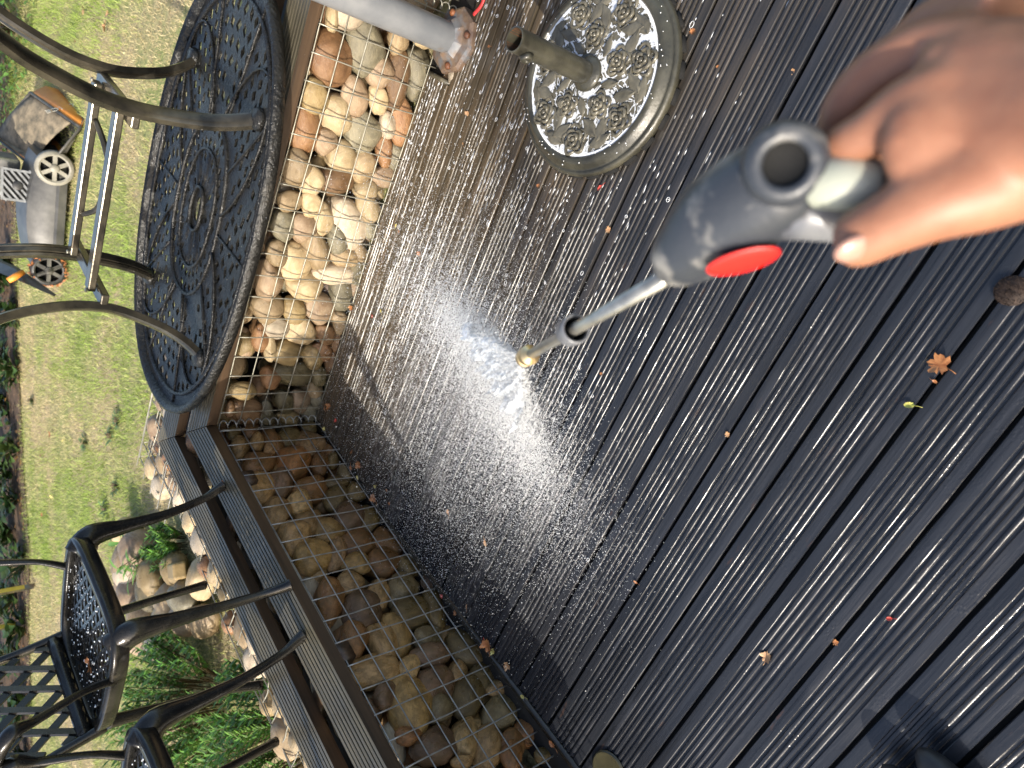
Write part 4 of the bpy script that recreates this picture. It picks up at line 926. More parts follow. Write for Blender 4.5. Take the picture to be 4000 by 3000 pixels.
# water beads on the chairs
b = MB()
for chx, chy in ((-1.72, 1.425), (-1.747, 0.804)):
    Rm = Matrix.Rotation(R(5.2), 3, 'Z')
    for q in range(190):
        th = rng.uniform(0, 6.28); k = 0.98*math.sqrt(rng.random()); p = Vector((-0.055+0.2*k*math.cos(th), 0.22*k*math.sin(th), 0.4275)); s = rng.uniform(.0012, .0032)
        b.sphere(Vector((chx, chy, 0.42)) + Rm @ p, (s, s, s*.6), 5, 4)
tag(b.build('water_beads', M['foam']), 'white soapy drops on the chair seats', 'water drops', kind='stuff')

# ================================================================ fallen leaves
def leaf_mesh(kind, seed):
    rr = random.Random(seed); b = MB(); n = 30; ed = []
    for i in range(n):
        a = 2*math.pi*i/n
        if kind == 'maple': r_ = 0.58+0.26*abs(((a*4.6/(2*math.pi)) % 1)-0.5)*2 + rr.uniform(-.2, .14)
        elif kind == 'scrap': r_ = 0.55+rr.uniform(-.2, .35)
        else: r_ = 0.5/math.sqrt((math.cos(a)/1.0)**2*0.25+(math.sin(a)/0.62)**2*0.25+1e-6)*0.5*2*0.5 + rr.uniform(-.03, .03)
        x, y = r_*math.cos(a), r_*math.sin(a); ed.append((x, y, 0.06 + 0.3*(x*y) + rr.uniform(0, .16) + 0.34*y*y))
    b.v.append((0, 0, 0.04)); md = [(x*.5, y*.5, z*.4+0.03) for x, y, z in ed]; b.v += md + ed
    for i in range(n):
        j = (i+1) % n; b.f.append((0, 1+i, 1+j)); b.f.append((1+i, 1+n+i, 1+n+j, 1+j)); b.mi += [0, 0]
    if kind != 'scrap': b.tube([(-0.45, 0, .05), (-0.9, .06, .07), (-1.25, .16, .1)], [.05, .035, .03], 4)
    return b
def leaf_mat(name, a, c_):
    t = NT(name); co = t.coord(); n = t.noise(co, 2.2, 5); v = t.ramp(t.noise(t.coord('Object', (3, 16, 3)), 1.0, 3), [(.45, 0.0), (.6, 1.0)])
    col = t.mix(t.math('MULTIPLY', v, .3), t.ramp(n, [(.35, a), (.65, c_)]), tuple(x*.55 for x in a)); return t.set(Base_Color=col, Roughness=0.45)
LM = dict(o=leaf_mat('leaf_orange', (0.26, 0.085, 0.025), (0.42, 0.19, 0.07)), t=leaf_mat('leaf_tan', (0.34, 0.17, 0.08), (0.50, 0.31, 0.16)), y=leaf_mat('leaf_yellow', (0.55, 0.44, 0.10), (0.66, 0.58, 0.22)), r=leaf_mat('leaf_red', (0.45, 0.04, 0.03), (0.60, 0.10, 0.07)), g=leaf_mat('leaf_green', (0.36, 0.40, 0.07), (0.52, 0.44, 0.12)))
LMESH = {}
for kd_ in ('maple', 'oval', 'scrap'): LMESH[kd_] = [leaf_mesh(kd_, s).mesh('leaf', [None]) for s in range(3)]
LEAVES = [(1548, 882, 0, 'y', 'oval', .014, 0), (1560, 905, 0, 'o', 'scrap', .009, 1), (1640, 990, 0, 'o', 'scrap', .015, 2), (1490, 1216, 0, 'y', 'oval', .015, .6), (1455, 1236, 0, 'r', 'scrap', .009, 1),
 (1373, 1205, .01, 'o', 'scrap', .018, 0), (1285, 1590, .006, 'o', 'maple', .022, 0), (1270, 1597, .01, 'o', 'oval', .017, 2), (1312, 1642, 0, 'r', 'scrap', .012, 1), (1268, 1675, .004, 'y', 'scrap', .014, .4),
 (1375, 1765, 0, 'o', 'scrap', .012, 1), (1372, 1828, .006, 'o', 'oval', .020, 2), (1402, 1815, .004, 'o', 'maple', .023, 1), (1398, 1865, .004, 'y', 'oval', .019, .3), (1466, 1900, .006, 'y', 'oval', .019, 1.4),
 (1462, 1945, .006, 'o', 'maple', .026, .7), (1522, 1967, 0, 'o', 'scrap', .010, 2), (1512, 1915, 0, 'o', 'scrap', .008, 2), (1752, 2000, 0, 't', 'oval', .019, .5), (1898, 2122, 0, 't', 'oval', .021, 2.2), (1727, 2330, .01, 'r', 'scrap', .010, 2),
 (1825, 2370, 0, 't', 'oval', .017, .4), (1780, 2393, .006, 'o', 'scrap', .014, 1), (1905, 2520, .008, 'o', 'maple', .030, .5), (1928, 2545, .006, 'y', 'scrap', .016, 1), (1890, 2512, .012, 'r', 'oval', .017, 2), (1984, 2600, .006, 't', 'scrap', .021, 1),
 (2044, 2720, .008, 'y', 'oval', .020, 1.2), (2158, 2905, .008, 'o', 'oval', .024, .8), (2484, 2273, 0, 'o', 'oval', .012, .9), (2995, 2566, 0, 't', 'maple', .018, .2), (3475, 2416, 0, 'r', 'oval', .013, 1.3), (3266, 2508, 0, 'o', 'scrap', .010, 1),
 (3553, 1583, .002, 'g', 'oval', .020, 1.1), (3670, 1425, .002, 'o', 'maple', .028, .9), (3652, 1490, .001, 'o', 'oval', .010, 2.5), (2843, 1696, 0, 't', 'scrap', .010, 1), (2345, 735, 0, 'r', 'oval', .017, 1.5), (2378, 897, -.001, 't', 'scrap', .013, .9), (2103, 727, 0, 'o', 'scrap', .009, 0),
 (1912, 182, 0, 'o', 'oval', .014, 1), (1827, 443, 0, 't', 'scrap', .012, 2), (1810, 562, 0, 't', 'oval', .011, .6), (2707, 125, 0, 'o', 'scrap', .012, 0), (2805, 262, 0, 'o', 'scrap', .006, 0), (2350, 1462, 0, 'o', 'scrap', .008, 0), (874, 1888, .425, 'o', 'scrap', .016, 0), (3098, 280, 0, 't', 'scrap', .009, 1)]
special = {33: 'yellow green leaf lying across a gap of the dark boards', 34: 'large serrated orange leaf caught in a gap of the dark boards', 23: 'largest orange leaf of the cluster by the shaded stone bench', 37: 'bright red petal beside the round parasol base', 30: 'tan leaf alone on the dark boards near the lower picture edge', 8: 'small red petal on the deck near the bench corner', 46: 'orange leaf scrap under the foot of the nearer chair', 18: 'tan leaf at the edge of the spray', 0: 'pale yellow oval leaf on the washed boards near the sunlit bench'}
cn = dict(o='orange', t='tan', y='yellow', r='red', g='green'); gn = dict(oval='small {} oval leaf fallen on the wet deck', maple='{} lobed leaf fallen on the wet deck', scrap='curled {} leaf scrap on the wet deck')
def put_leaf(p, mk, kd_, s, rz, label, group):
    o = bpy.data.objects.new('fallen_leaf', rng.choice(LMESH[kd_])); C.objects.link(o); o.location = p; s *= 0.85; o.scale = (s, s, s*1.1); o.rotation_euler = (rng.uniform(-.25, .25), rng.uniform(-.25, .25), rz)
    o.material_slots[0].link = 'OBJECT'; o.material_slots[0].material = LM[mk]; return tag(o, label, 'leaf', group)
for i, (x, y, z, mk, kd_, s, rz) in enumerate(LEAVES): put_leaf(G(x, y, z)+Vector((0, 0, .0005)), mk, kd_, s, rz*1.9, special.get(i, gn[kd_].format(cn[mk])), 'fallen leaves on the deck')
put_leaf(Vector((-1.80, 1.345, 0.852)), 'o', 'maple', .030, 0.5, 'orange leaf resting on the lattice seat of the nearer chair', 'fallen leaves on the deck')
for x, y in ((247, 1724), (205, 1943), (196, 1695), (295, 160), (420, 60), (412, 110), (330, 40), (640, 620), (165, 2010), (160, 1780)): put_leaf(G(x, y, GZ+.02), rng.choice('oyto'), rng.choice(('oval', 'maple', 'scrap')), rng.uniform(.03, .05), rng.uniform(0, 6), 'dry leaf lying on the lawn', 'leaves scattered over the lawn')
# ================================================================ rock heap behind the left bench
ROCKS = [(270, 1245, .10, 'w'), (300, 1190, .13, 'p'), (262, 1215, .12, 't'), (330, 1245, .10, 'y'), (365, 1230, .09, 'y'), (325, 1280, .11, 'd'), (280, 1290, .11, 'p'), (300, 1330, .12, 't'), (265, 1150, .10, 'c'), (350, 1345, .10, 'c'), (400, 1290, .10, 'g'), (335, 1400, .09, 'w'), (310, 1375, .10, 'p'), (390, 1340, .09, 'p'), (360, 1300, .10, 't'), (425, 1345, .09, 't'), (255, 1270, .09, 'p'), (440, 1250, .11, 'c')]
adj = dict(w='white', p='pinkish', t='tan', y='yellowish', d='dark lichened', c='cream', g='grey')
for x, y, r_, k in ROCKS:
    p = G(x*1.808, y*1.808, 0.07); Rm = Matrix.Rotation(rng.uniform(0, 6.28), 3, 'Z') @ Matrix.Rotation(rng.uniform(-.5, .5), 3, 'X')
    r_ *= 0.92
    o = stone(None, Vector((p.x, p.y, GZ+r_*0.65+rng.uniform(0, .05))), (r_*rng.uniform(1.0, 1.3), r_, r_*rng.uniform(.7, .95)), Rm, 'st_'+k, 'garden_stone'); tag(o, adj[k]+' rounded stone in the loose heap behind the left bench', 'stone', 'loose stones heaped on the lawn')
p = G(690, 2230, .12); b = MB(); b.box(p, (0.34, 0.08, 0.06), Matrix.Rotation(2.4, 3, 'Z') @ Matrix.Rotation(0.25, 3, 'Y')); o = b.build('stone_slab', M['st_y'], None, False); bv = o.modifiers.new('bev', 'BEVEL'); bv.width = .012; bv.segments = 3; tag(centre_top(o), 'long straw coloured stone slab leaning in the heap', 'stone')

# ================================================================ plants
def leaf_strip(V, F, Cc, base, d, L, wd, droop, col, rr, K=3, fold=0.25):
    d = d.normalized(); side = d.cross(Vector((0, 0, 1)))
    if side.length < 1e-3: side = Vector((1, 0, 0))
    side.normalize(); n0 = len(V); p = base.copy(); dirv = d.copy()
    for i in range(K+1):
        t = i/K; w_ = wd*math.sin(math.pi*min(1, 0.12+0.86*t))**0.9; upn = side.cross(dirv).normalized()
        V.append(tuple(p-side*w_+upn*(fold*w_))); V.append(tuple(p)); V.append(tuple(p+side*w_+upn*(fold*w_)))
        s = 0.85+0.3*t; Cc += [tuple(c*s for c in col)]*3
        p = p + dirv*(L/K); dirv = (dirv + Vector((0, 0, -droop/K))).normalized()
    for i in range(K):
        a = n0+3*i; F.append((a, a+3, a+4, a+1)); F.append((a+1, a+4, a+5, a+2))
def finish(name, V, F, Cc, label, cat, group=None, kind=None, stem=None):
    V = np.array(V); base = np.array([V[:, 0].mean(), V[:, 1].mean(), V[:, 2].min()])
    me = big_mesh('leaves', V-base, F, M['leafy'], 4, True); vcol(me, np.array(Cc))
    if stem is None:
        me.name = name; o = bpy.data.objects.new(name, me); C.objects.link(o); o.location = base; return tag(o, label, cat, group, kind)
    t = thing(name, label, cat, base, 0, group); o = bpy.data.objects.new('leaves', me); C.objects.link(o); o.parent = t
    stem.build('stems', M['stem'], t); return t
M['stem'] = simple('plant_stem', (0.09, 0.06, 0.03), (0.16, 0.12, 0.06), 0.7)
def rnd_col(rr, c, s=.35): k = 1+rr.uniform(-s, s); return (c[0]*k*(1+rr.uniform(-.15, .25)), c[1]*k, c[2]*k)
def rosette(loc, n, L, wd, col, seed, name, label, cat, group, rise=0.6, droop=1.1, height=0.0):
    rr = random.Random(seed); V, F, Cc = [], [], []; st = MB()
    for i in range(n):
        a = rr.uniform(0, 6.28); el = rr.uniform(rise*0.4, rise*1.6); d = Vector((math.cos(a), math.sin(a), el)); bs = Vector(loc)+Vector((math.cos(a)*rr.uniform(0, L*.6), math.sin(a)*rr.uniform(0, L*.6), rr.uniform(0, max(.02, height))))
        leaf_strip(V, F, Cc, bs, d, L*rr.uniform(.6, 1.15), wd*rr.uniform(.7, 1.15), droop*rr.uniform(.5, 1.4), rnd_col(rr, col), rr)
    for i in range(5): st.tube([Vector(loc)+Vector((0, 0, -.01)), Vector(loc)+Vector((rr.uniform(-.5, .5)*L, rr.uniform(-.5, .5)*L, max(.04, height)))], .004, 5)
    return finish(name, V, F, Cc, label, cat, group, None, st)
# broad-leaved edging plants at the far border
k = 0
for i in range(46):
    x = -7.6 + 0.30*i + rng.uniform(-.12, .12); y = 8.02 + rng.uniform(-.10, .12) + (0.42 if i % 2 else 0)
    if 1.6 < x < 4.0: continue
    px_, py_ = wxy(x, y); col = rng.choice([(0.045, 0.085, 0.022), (0.06, 0.11, 0.03), (0.035, 0.07, 0.02)])
    rosette((px_, py_, GZ), 34, rng.uniform(.16, .24), rng.uniform(.045, .06), col, i, 'border_plant', 'broad leaved dark green plant in the far border', 'plant', 'broad leaved plants along the far border', .7, 1.2, .14)
for i in range(22):
    x = -9 + 0.85*i; px_, py_ = wxy(x, 9.0+rng.uniform(-.2, .3))
    rosette((px_, py_, GZ), 60, .26, .06, (0.03, 0.06, 0.018), 200+i, 'back_shrub', 'dark shaded shrub at the back of the border', 'shrub', 'dark shrubs behind the border', .9, .9, .6)
# dead leaf litter along the soil
rr = random.Random(5); V, F, Cc = [], [], []
for i in range(1500):
    x = rr.uniform(-8, 6.5); y = 7.85+rr.random()**1.5*1.2; q = wxy(x, y); a = rr.uniform(0, 6.28)
    leaf_strip(V, F, Cc, Vector((q[0], q[1], GZ+.015+rr.uniform(0, .02))), Vector((math.cos(a), math.sin(a), rr.uniform(-.1, .3))), rr.uniform(.03, .06), rr.uniform(.01, .02), .4, rr.choice([(0.20, 0.10, 0.04), (0.12, 0.065, 0.03), (0.30, 0.17, 0.06), (0.16, 0.11, 0.06)]), rr, 2)
finish('leaf_litter', V, F, Cc, 'brown dead leaf litter along the lawn edge', 'leaf litter', None, 'stuff')
# bush with small round leaves by the mower
def bush(loc, rx, ry, hz, n, L, wd, col, seed, name, label, cat):
    rr = random.Random(seed); V, F, Cc = [], [], []; st = MB(); loc = Vector(loc)
    for i in range(n):
        a = rr.uniform(0, 6.28); r_ = math.sqrt(rr.random()); z = rr.random(); sh = math.sqrt(max(0, 1-z*z*.8)); p = loc+Vector((rx*r_*math.cos(a)*sh, ry*r_*math.sin(a)*sh, hz*z*(0.5+0.7*(0.5+0.5*mnoise.noise((r_*3*math.cos(a), r_*3*math.sin(a), seed))))))
        aa = rr.uniform(0, 6.28); leaf_strip(V, F, Cc, p, Vector((math.cos(aa), math.sin(aa), rr.uniform(-.2, .9))), L*rr.uniform(.6, 1.2), wd*rr.uniform(.7, 1.2), .5, rnd_col(rr, col, .45), rr, 2)
    for i in range(26):
        a = rr.uniform(0, 6.28); r_ = rr.random(); st.tube([loc+Vector((0, 0, 0)), loc+Vector((rx*r_*.5*math.cos(a), ry*r_*.5*math.sin(a), hz*.5)), loc+Vector((rx*r_*math.cos(a), ry*r_*math.sin(a), hz*rr.uniform(.6, 1)))], [.008, .005, .002], 5)
    return finish(name, V, F, Cc, label, cat, None, None, st)
q = wxy(3.35, 7.45); bush((q[0], q[1], GZ), 1.25, .75, .62, 2600, .055, .020, (0.10, 0.20, 0.045), 3, 'round_leaved_bush', 'light green round leaved bush behind the grass box', 'bush')
# green shrub behind the left bench
def needle_shrub(loc, rad, hz, shoots, seed, name, label, group=None, col=(0.085, 0.20, 0.03), L=.045):
    rr = random.Random(seed); V, F, Cc = [], [], []; st = MB(); loc = Vector(loc)
    for s in range(shoots):
        a = rr.uniform(0, 6.28); r_ = math.sqrt(rr.random()); top = loc + Vector((rad*r_*math.cos(a), rad*r_*math.sin(a)*.85, hz*(1-0.55*r_*r_)*rr.uniform(.75, 1.1))); bs = loc+Vector((rad*r_*.5*math.cos(a), rad*r_*.5*math.sin(a), 0.0)); dv = (top-bs)
        st.tube([bs, bs+dv*.5+Vector((0, 0, .03)), top], [.004, .003, .0015], 4); bright = rr.uniform(.7, 1.3)
        for i in range(26):
            t = 0.45+0.55*i/25; p = bs+dv*t; aa = i*2.4+rr.uniform(-.3, .3); d = Vector((math.cos(aa), math.sin(aa), 0.55+0.6*t)); leaf_strip(V, F, Cc, p, d, L*rr.uniform(.7, 1.15), .0062, .5, rnd_col(rr, tuple(c*bright for c in col), .25), rr, 2)
    return finish(name, V, F, Cc, label, 'shrub', group, None, st)
needle_shrub((-3.45, 2.05, GZ), .58, .44, 190, 8, 'green_shrub', 'bright green narrow leaved shrub behind the left bench under the cut off chair')
needle_shrub((-2.75, 1.45, GZ), .42, .36, 110, 9, 'green_shrub', 'bright green narrow leaved shrub in the lower left picture corner')
needle_shrub((-2.90, 2.75, GZ), .16, .20, 24, 10, 'green_shrub', 'small green tuft between the stone heap and the bench mesh')
q = G(600, 2010, 0.0); rr = random.Random(4); V, F, Cc = [], [], []; st = MB(); bs = Vector((q.x-0.12, q.y-.15, GZ))
for s in range(4):
    tip = bs + Vector((rr.uniform(-.20, .16), rr.uniform(-.1, .25), rr.uniform(.14, .26))); st.tube([bs, (bs+tip)/2+Vector((0, 0, .03)), tip], [.004, .003, .002], 5)
    for i in range(9):
        t = .3+.7*i/8; a = i*2.4+s; leaf_strip(V, F, Cc, bs.lerp(tip, t), Vector((math.cos(a), math.sin(a), .5)), .12*rr.uniform(.7, 1.1), .013, .7, rnd_col(rr, (0.15, 0.30, 0.06), .2), rr, 3)
finish('willow_leaved_plant', V, F, Cc, 'small plant with long pale green leaves beside the bench mesh', 'plant', None, None, st)
# low weeds in the lawn
for i, (x, y) in enumerate(((1870, 0), (340, 1730), (440, 1700), (470, 1640), (460, 1900), (450, 2080), (420, 1985), (130, 1560))):
    if i == 0: continue
    g = G(x, y, GZ); rosette((g.x, g.y, GZ), 16, .06, .012, (0.10, 0.17, 0.06), 400+i, 'lawn_weed', 'low green weed rosette in the dry lawn', 'weed', 'weeds growing in the lawn', .5, .8, .01)
# grass
n = 190000
wx = nr.uniform(-5.5, 5.0, n); wy = 3.0+4.95*nr.random(n)
def pn(x, y, s, o_): return np.sin(x*s+o_)*np.cos(y*s*1.3+o_*2.1)+0.6*np.sin(x*s*2.3+y*s*1.1+o_)+0.4*np.cos(y*s*4.1-x*s*2.7+o_)
gx = wx*CA-wy*SA; gy = wx*SA+wy*CA
keep = ~((gx > -2.1) & (gy < 2.6)); wx, wy, gx, gy = wx[keep], wy[keep], gx[keep], gy[keep]; n = len(gx)
grn = 1/(1+np.exp(-(pn(gx, gy, 1.1, 1.7)*1.2+pn(gx, gy, 2.9, .9)*1.0+pn(gx, gy, 9.0, .4)*.8 + nr.normal(0, .8, n) - 0.5*(wy < 4.6) - 1.0*(wy > 7.3) + .15)*1.5))
straw = np.array([0.62, 0.51, 0.30]); green = np.array([0.30, 0.42, 0.075]); cols = straw*(1-grn)[:, None]+green*grn[:, None]; cols *= nr.uniform(.65, 1.3, (n, 1))
h = nr.uniform(.015, .04, n)*(0.6+.7*grn); wd = nr.uniform(.0016, .0032, n); an = nr.uniform(0, 6.28, n); ln = nr.uniform(.2, 1.5, n); la = nr.uniform(0, 6.28, n)
V = np.empty((n, 3, 3), np.float32); V[:, 0] = np.stack([gx-wd*np.cos(an), gy-wd*np.sin(an), np.full(n, GZ)], 1); V[:, 1] = np.stack([gx+wd*np.cos(an), gy+wd*np.sin(an), np.full(n, GZ)], 1)
V[:, 2] = np.stack([gx+h*ln*np.cos(la), gy+h*ln*np.sin(la), GZ+h], 1)
me = big_mesh('grass', V.reshape(-1, 3), np.arange(n*3).reshape(-1, 3), M['grass'], 3); vcol(me, np.repeat(cols, 3, 0)); o = bpy.data.objects.new('grass', me); C.objects.link(o); tag(o, 'short dry grass of the lawn, straw and green', 'grass', kind='stuff')

# ================================================================ lawn mower and its grass box
M['mow_grey'] = simple('dusty_grey_steel_shell', (0.055, 0.055, 0.054), (0.12, 0.118, 0.11), 0.36, 0.2, 7, 0.1, 60)
M['mow_dark'] = simple('dusty_black_plastic', (0.03, 0.03, 0.028), (0.10, 0.095, 0.08), 0.5, 0, 14)
M['orange'] = simple('orange_panel', (0.62, 0.20, 0.02), (0.75, 0.30, 0.05), 0.5, 0, 10)
M['cream'] = simple('cream_wheel', (0.17, 0.16, 0.13), (0.30, 0.285, 0.24), 0.5, 0, 12)
M['alu'] = simple('bright_aluminium', (0.24, 0.24, 0.235), (0.42, 0.42, 0.41), 0.35, 0.8, 20)
M['dust'] = simple('clippings_dusted_plastic', (0.085, 0.075, 0.055), (0.26, 0.21, 0.14), 0.75, 0, 16, 0.6, 60)
mwr = thing('lawn_mower', 'dusty grey petrol lawn mower with one cream and one black wheel on the lawn', 'lawn mower', (-2.35, 5.75, GZ))
wB, wW = G(190, 1055, 0.095), G(213, 657, 0.095); axw = Vector((0.18, -1, 0.10)).normalized()
def wheel(c, mat, r_, label):
    b = MB(); b.lathe([(r_*.80, .028), (r_*.97, .024), (r_, .012), (r_, -.03), (r_*.9, -.036), (r_*.80, -.030), (r_*.80, .028)], c, 36, 0, axw); wl = b.build('wheel', M['rubber'] if mat == 'mow_dark' else M[mat], mwr); wl['label'] = label
    ex = axw.orthogonal().normalized(); ey = axw.cross(ex)
    b = MB(); b.lathe([(r_*.72, .020), (r_*.80, .026), (r_*.84, .028), (r_*.84, -.02), (r_*.72, -.02)], c, 36, 0, axw); b.build('rim', M[mat], wl)
    b = MB(); b.lathe([(0, .030), (r_*.20, .030), (r_*.26, .022), (r_*.26, -.02)], c, 20, 0, axw); b.build('hub', M[mat], wl)
    for k in range(6):
        a = k*math.pi/3+.3; d = ex*math.cos(a)+ey*math.sin(a); s_ = axw.cross(d); b = MB(); rot = Matrix((d, s_, axw)).transposed(); b.box(c+d*(r_*.5)+axw*.012, (r_*.5, r_*.22, .016), rot); b.build('spoke', M[mat], wl, False)
    b = MB(); b.lathe([(0, -.02), (r_*.8, -.02), (r_*.8, -.03), (0, -.03)], c, 24, 0, axw); b.build('wheel_back', M['black'], wl)
wheel(wB, 'mow_dark', .118, 'black spoked wheel with orange leaves stuck to its tyre'); wheel(wW, 'cream', .122, 'cream spoked wheel')
b = MB(); secs = []
for i in range(13):
    t = i/12; x = wW.x + 0.02 + (wB.x - wW.x - 0.05)*t; yb = (wW.y + (wB.y-wW.y)*t)+0.02; hz = .20+.06*math.sin(math.pi*t)
    secs.append([(x, yb, GZ+.035), (x, yb-.01, GZ+.085), (x, yb+.012, GZ+.10), (x, yb+.03, GZ+hz*.75), (x, yb+.08, GZ+hz), (x, yb+.30, GZ+hz+.03), (x, yb+.42, GZ+hz-.03), (x, yb+.45, GZ+.03)])
for s in secs: b.v += s
for i in range(12):
    for j in range(7): a = i*8+j; b.f.append((a, a+1, a+9, a+8)); b.mi.append(0)
b.f += [tuple(range(8)), tuple(reversed(range(96, 104)))]; b.mi += [0, 0]; b.build('deck_shell', M['mow_grey'], mwr, True, True, 35)
ec = (wW+wB)/2 + Vector((.13, .46, .0)); ec.z = GZ+.38
b = MB(); b.box(ec, (.28, .22, .22), Matrix.Rotation(.1, 3, 'Z')); o = b.build('engine_block', M['alu'], mwr, False); bv = o.modifiers.new('b', 'BEVEL'); bv.width = .02; bv.segments = 2
for k in range(5): b = MB(); b.box(ec+Vector((-.06, -.118, -.09+.034*k)), (.12, .02, .008)); b.build('cooling_fin', M['alu'], mwr, False)
b = MB(); b.box(ec+Vector((0.0, .02, .17)), (.36, .30, .12)); o = b.build('engine_cover', M['mow_dark'], mwr, False); bv = o.modifiers.new('b', 'BEVEL'); bv.width = .03; bv.segments = 3
mcn = P(70, 725, 4.98); n1 = (EYE-mcn).normalized(); e_y = Vector((0, 0, 1)); e_x = e_y.cross(n1).normalized(); e_y = n1.cross(e_x); rotm = Matrix((e_x, e_y, n1)).transposed()
b = MB(); b.box(mcn-n1*.035, (.21, .19, .06), rotm); o = b.build('muffler', M['black'], mwr, False)
for (dx, dy, sx, sy) in ((0, .092, .225, .016), (0, -.092, .225, .016), (.105, 0, .016, .2), (-.105, 0, .016, .2)): b = MB(); b.box(mcn+e_x*dx+e_y*dy, (sx, sy, .012), rotm); b.build('grille_frame', M['alu'], mwr, False)
r45 = rotm @ Matrix.Rotation(R(40), 3, 'Z')
for k in range(-4, 5):
    off = k*.031; ln_ = .24-abs(k)*.036; b = MB(); b.box(mcn+(r45 @ Vector((0, off, 0))), (ln_, .014, .008), r45); b.build('grille_slat', M['alu'], mwr, False)
b = MB(); b.lathe([(0, .008), (.028, .008), (.034, .004), (.034, -.004)], mcn, 18, 0, n1); b.build('exhaust_port', M['rubber'], mwr)
pts = [P(-10, 1020, 5.2), P(60, 1050, 5.12), P(212, 1158, 4.95), P(100, 1108, 5.0), P(-10, 1062, 5.1)]; b = MB(); bk_ = Vector((.0, .03, -.02)); b.add(pts+[q+bk_ for q in pts], [(0, 1, 2, 3, 4), (9, 8, 7, 6, 5)]+[(i, 5+i, 5+(i+1) % 5, (i+1) % 5) for i in range(5)]); b.build('front_flap', M['mow_grey'], mwr, False)
b = MB(); b.tube([P(32, 1097, 4.98), P(60, 1080, 5.0), P(92, 1062, 5.04)], [.020, .024, .019], 14); b.build('handle_knob', M['orange'], mwr)
rr = random.Random(12); b = MB()
for k in range(150):
    a = rr.uniform(0, 6.28); ex = axw.orthogonal().normalized(); ey = axw.cross(ex); p = wB+(ex*math.cos(a)+ey*math.sin(a))*rr.uniform(.10, .128)+axw*rr.uniform(-.02, .03); u_ = Vector((rr.uniform(-1, 1), rr.uniform(-1, 1), rr.uniform(-1, 1))).normalized()*.018; v_ = u_.cross(axw).normalized()*.008; b.add([p-u_, p+v_, p+u_, p-v_], [(0, 1, 2, 3)])
tag(b.build('stuck_leaves', LM['o'], mwr), kind='stuff')
# grass box: rim towards us, flap hanging over the opening, orange sides with lettering
p1, p2, p3, p4 = P(120, 362, 5.15), P(316, 500, 4.82), P(166, 680, 5.02), P(-22, 532, 5.32)
gbx = thing('grass_box', 'orange and black mower grass box tipped on the lawn, opening towards the deck', 'grass box', Vector(((p1+p3)/2)[:2]+(GZ,)))
nb2 = (p2-p1).cross(p4-p1).normalized()
if nb2.dot(EYE-p1) < 0: nb2 = -nb2
cen = (p1+p2+p3+p4)/4; back = [cen+(q-cen)*.82-nb2*.26+VD*.07+VR*.17 for q in (p1, p2, p3, p4)]
for q in back: q.z = max(q.z, GZ+.01)
fr = [p1, p2, p3, p4]
b = MB(); b.tube(fr, .013, 8, False, nb2, 1, 0, True); b.build('rim', M['mow_dark'], gbx)
for i in range(4):
    j = (i+1) % 4; b = MB(); A_, B_, C_, D_ = fr[i], fr[j], back[j], back[i]; md1 = (A_+D_)/2+((A_+D_)/2-cen).normalized()*.05; md2 = (B_+C_)/2+((B_+C_)/2-cen).normalized()*.05
    md1 += nb2*.0; b.add([A_, B_, md2, md1, C_, D_], [(0, 1, 2, 3), (3, 2, 4, 5)]); o = b.build('side_panel', M['orange'] if i in (0, 2) else M['mow_dark'], gbx, True); s_ = o.modifiers.new('s', 'SOLIDIFY'); s_.thickness = .006
    b = MB(); off = (cen-(A_+B_)/2).normalized()*.016; b.add([A_+off, B_+off, md2+off, md1+off, C_+off, D_+off], [(0, 3, 2, 1), (3, 5, 4, 2)]); b.build('lining', M['dust'] if i in (1, 2) else M['black'], gbx, False)
b = MB(); b.add(back, [(0, 1, 2, 3)]); b.build('back_panel', M['black'], gbx, False)
f1, f2, f3, f4 = p1.lerp(p2, .02), p1.lerp(p2, .66), p4.lerp(p3, .62), p4.lerp(p3, .02); b = MB(); ins = -nb2*.012
vsx = []
for i in range(9):
    for j in range(9): vsx.append((f1.lerp(f2, j/8)).lerp(f4.lerp(f3, j/8), i/8)+ins-nb2*(.07*(j/8)**1.5)+nb2*.03*math.sin(math.pi*i/8))
b.add(vsx, [(i*9+j, i*9+j+1, i*9+j+10, i*9+j+9) for i in range(8) for j in range(8)]); o = b.build('flap', M['dust'], gbx); s_ = o.modifiers.new('s', 'SOLIDIFY'); s_.thickness = .006
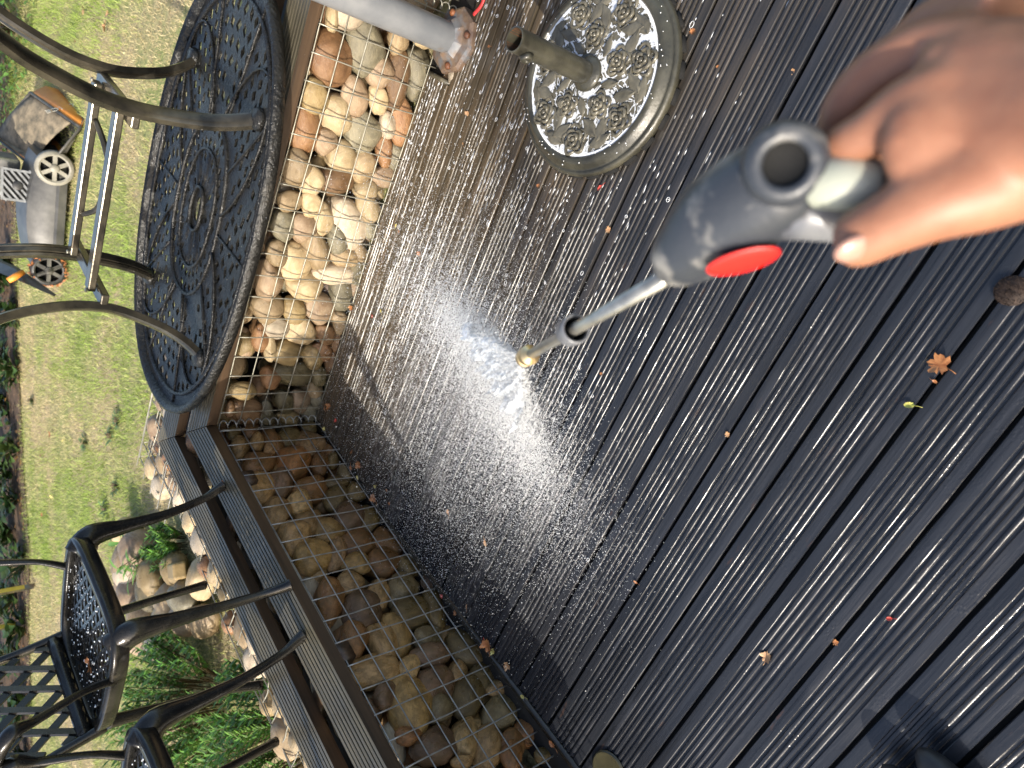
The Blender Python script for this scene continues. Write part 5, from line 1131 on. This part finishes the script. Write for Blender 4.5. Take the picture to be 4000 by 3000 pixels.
# lettering on the orange side, reading down its slope
tcu = bpy.data.curves.new('lettering', 'FONT'); tcu.body = 'FORCE'; tcu.size = .075; tcu.extrude = .0008; tcu.align_x = 'CENTER'; tcu.align_y = 'CENTER'
to = bpy.data.objects.new('lettering', tcu); C.objects.link(to)
m1_ = (fr[0]+back[0])/2+((fr[0]+back[0])/2-cen).normalized()*.05; m2_ = (fr[1]+back[1])/2+((fr[1]+back[1])/2-cen).normalized()*.05
nq = (fr[1]-fr[0]).cross(m1_-fr[0]).normalized()
if nq.dot((fr[0]+fr[1])/2-cen) < 0: nq = -nq
tx = (P(236, 433, 5)-P(278, 385, 5)).normalized(); tx = (tx-nq*tx.dot(nq)).normalized(); ty = nq.cross(tx)
mt = Matrix((tx, ty, nq)).transposed().to_4x4(); tp_ = (fr[0]*.42+fr[1]*.58)*.5+(m1_*.42+m2_*.58)*.5; mt.translation = tp_+nq*.008-gbx.location
tme = bpy.data.meshes.new_from_object(to); bpy.data.objects.remove(to); tme.materials.clear(); tme.materials.append(simple('pale_lettering', (0.62, 0.58, 0.48), None, .5)); to = bpy.data.objects.new('lettering', tme); C.objects.link(to); to.parent = gbx; to.matrix_local = mt

# ================================================================ yellow stakes at the border
M['yellow'] = simple('yellow_paint', (0.60, 0.42, 0.04), (0.70, 0.53, 0.10), .45, 0, 8)
for x, y, lab in ((95, 2292, 'yellow stake with grey tip at the border, nearer the table side'), (60, 2436, 'yellow stake with grey tip at the border, seen through the chair back')):
    g = G(x, y, 0.05); t = thing('yellow_stake', lab, 'stake', (g.x, g.y, GZ), 0, 'yellow stakes at the lawn border')
    b = MB(); b.tube([(g.x, g.y, .05), (g.x-.03, g.y+.04, .8)], .036, 4, True, (1, 0.3, 0), .45); b.build('shaft', M['yellow'], t, False)
    b = MB(); b.tube([(g.x, g.y, GZ-.01), (g.x, g.y, .051)], .033, 4, True, (1, 0.3, 0), .45); b.build('tip', M['post'], t, False)
    b = MB(); b.tube([(g.x-.06, g.y+.02, GZ), (g.x-.10, g.y+.07, .8)], .02, 4, True, (1, .3, 0), .5); b.build('white_brace', M['cream'], t, False)
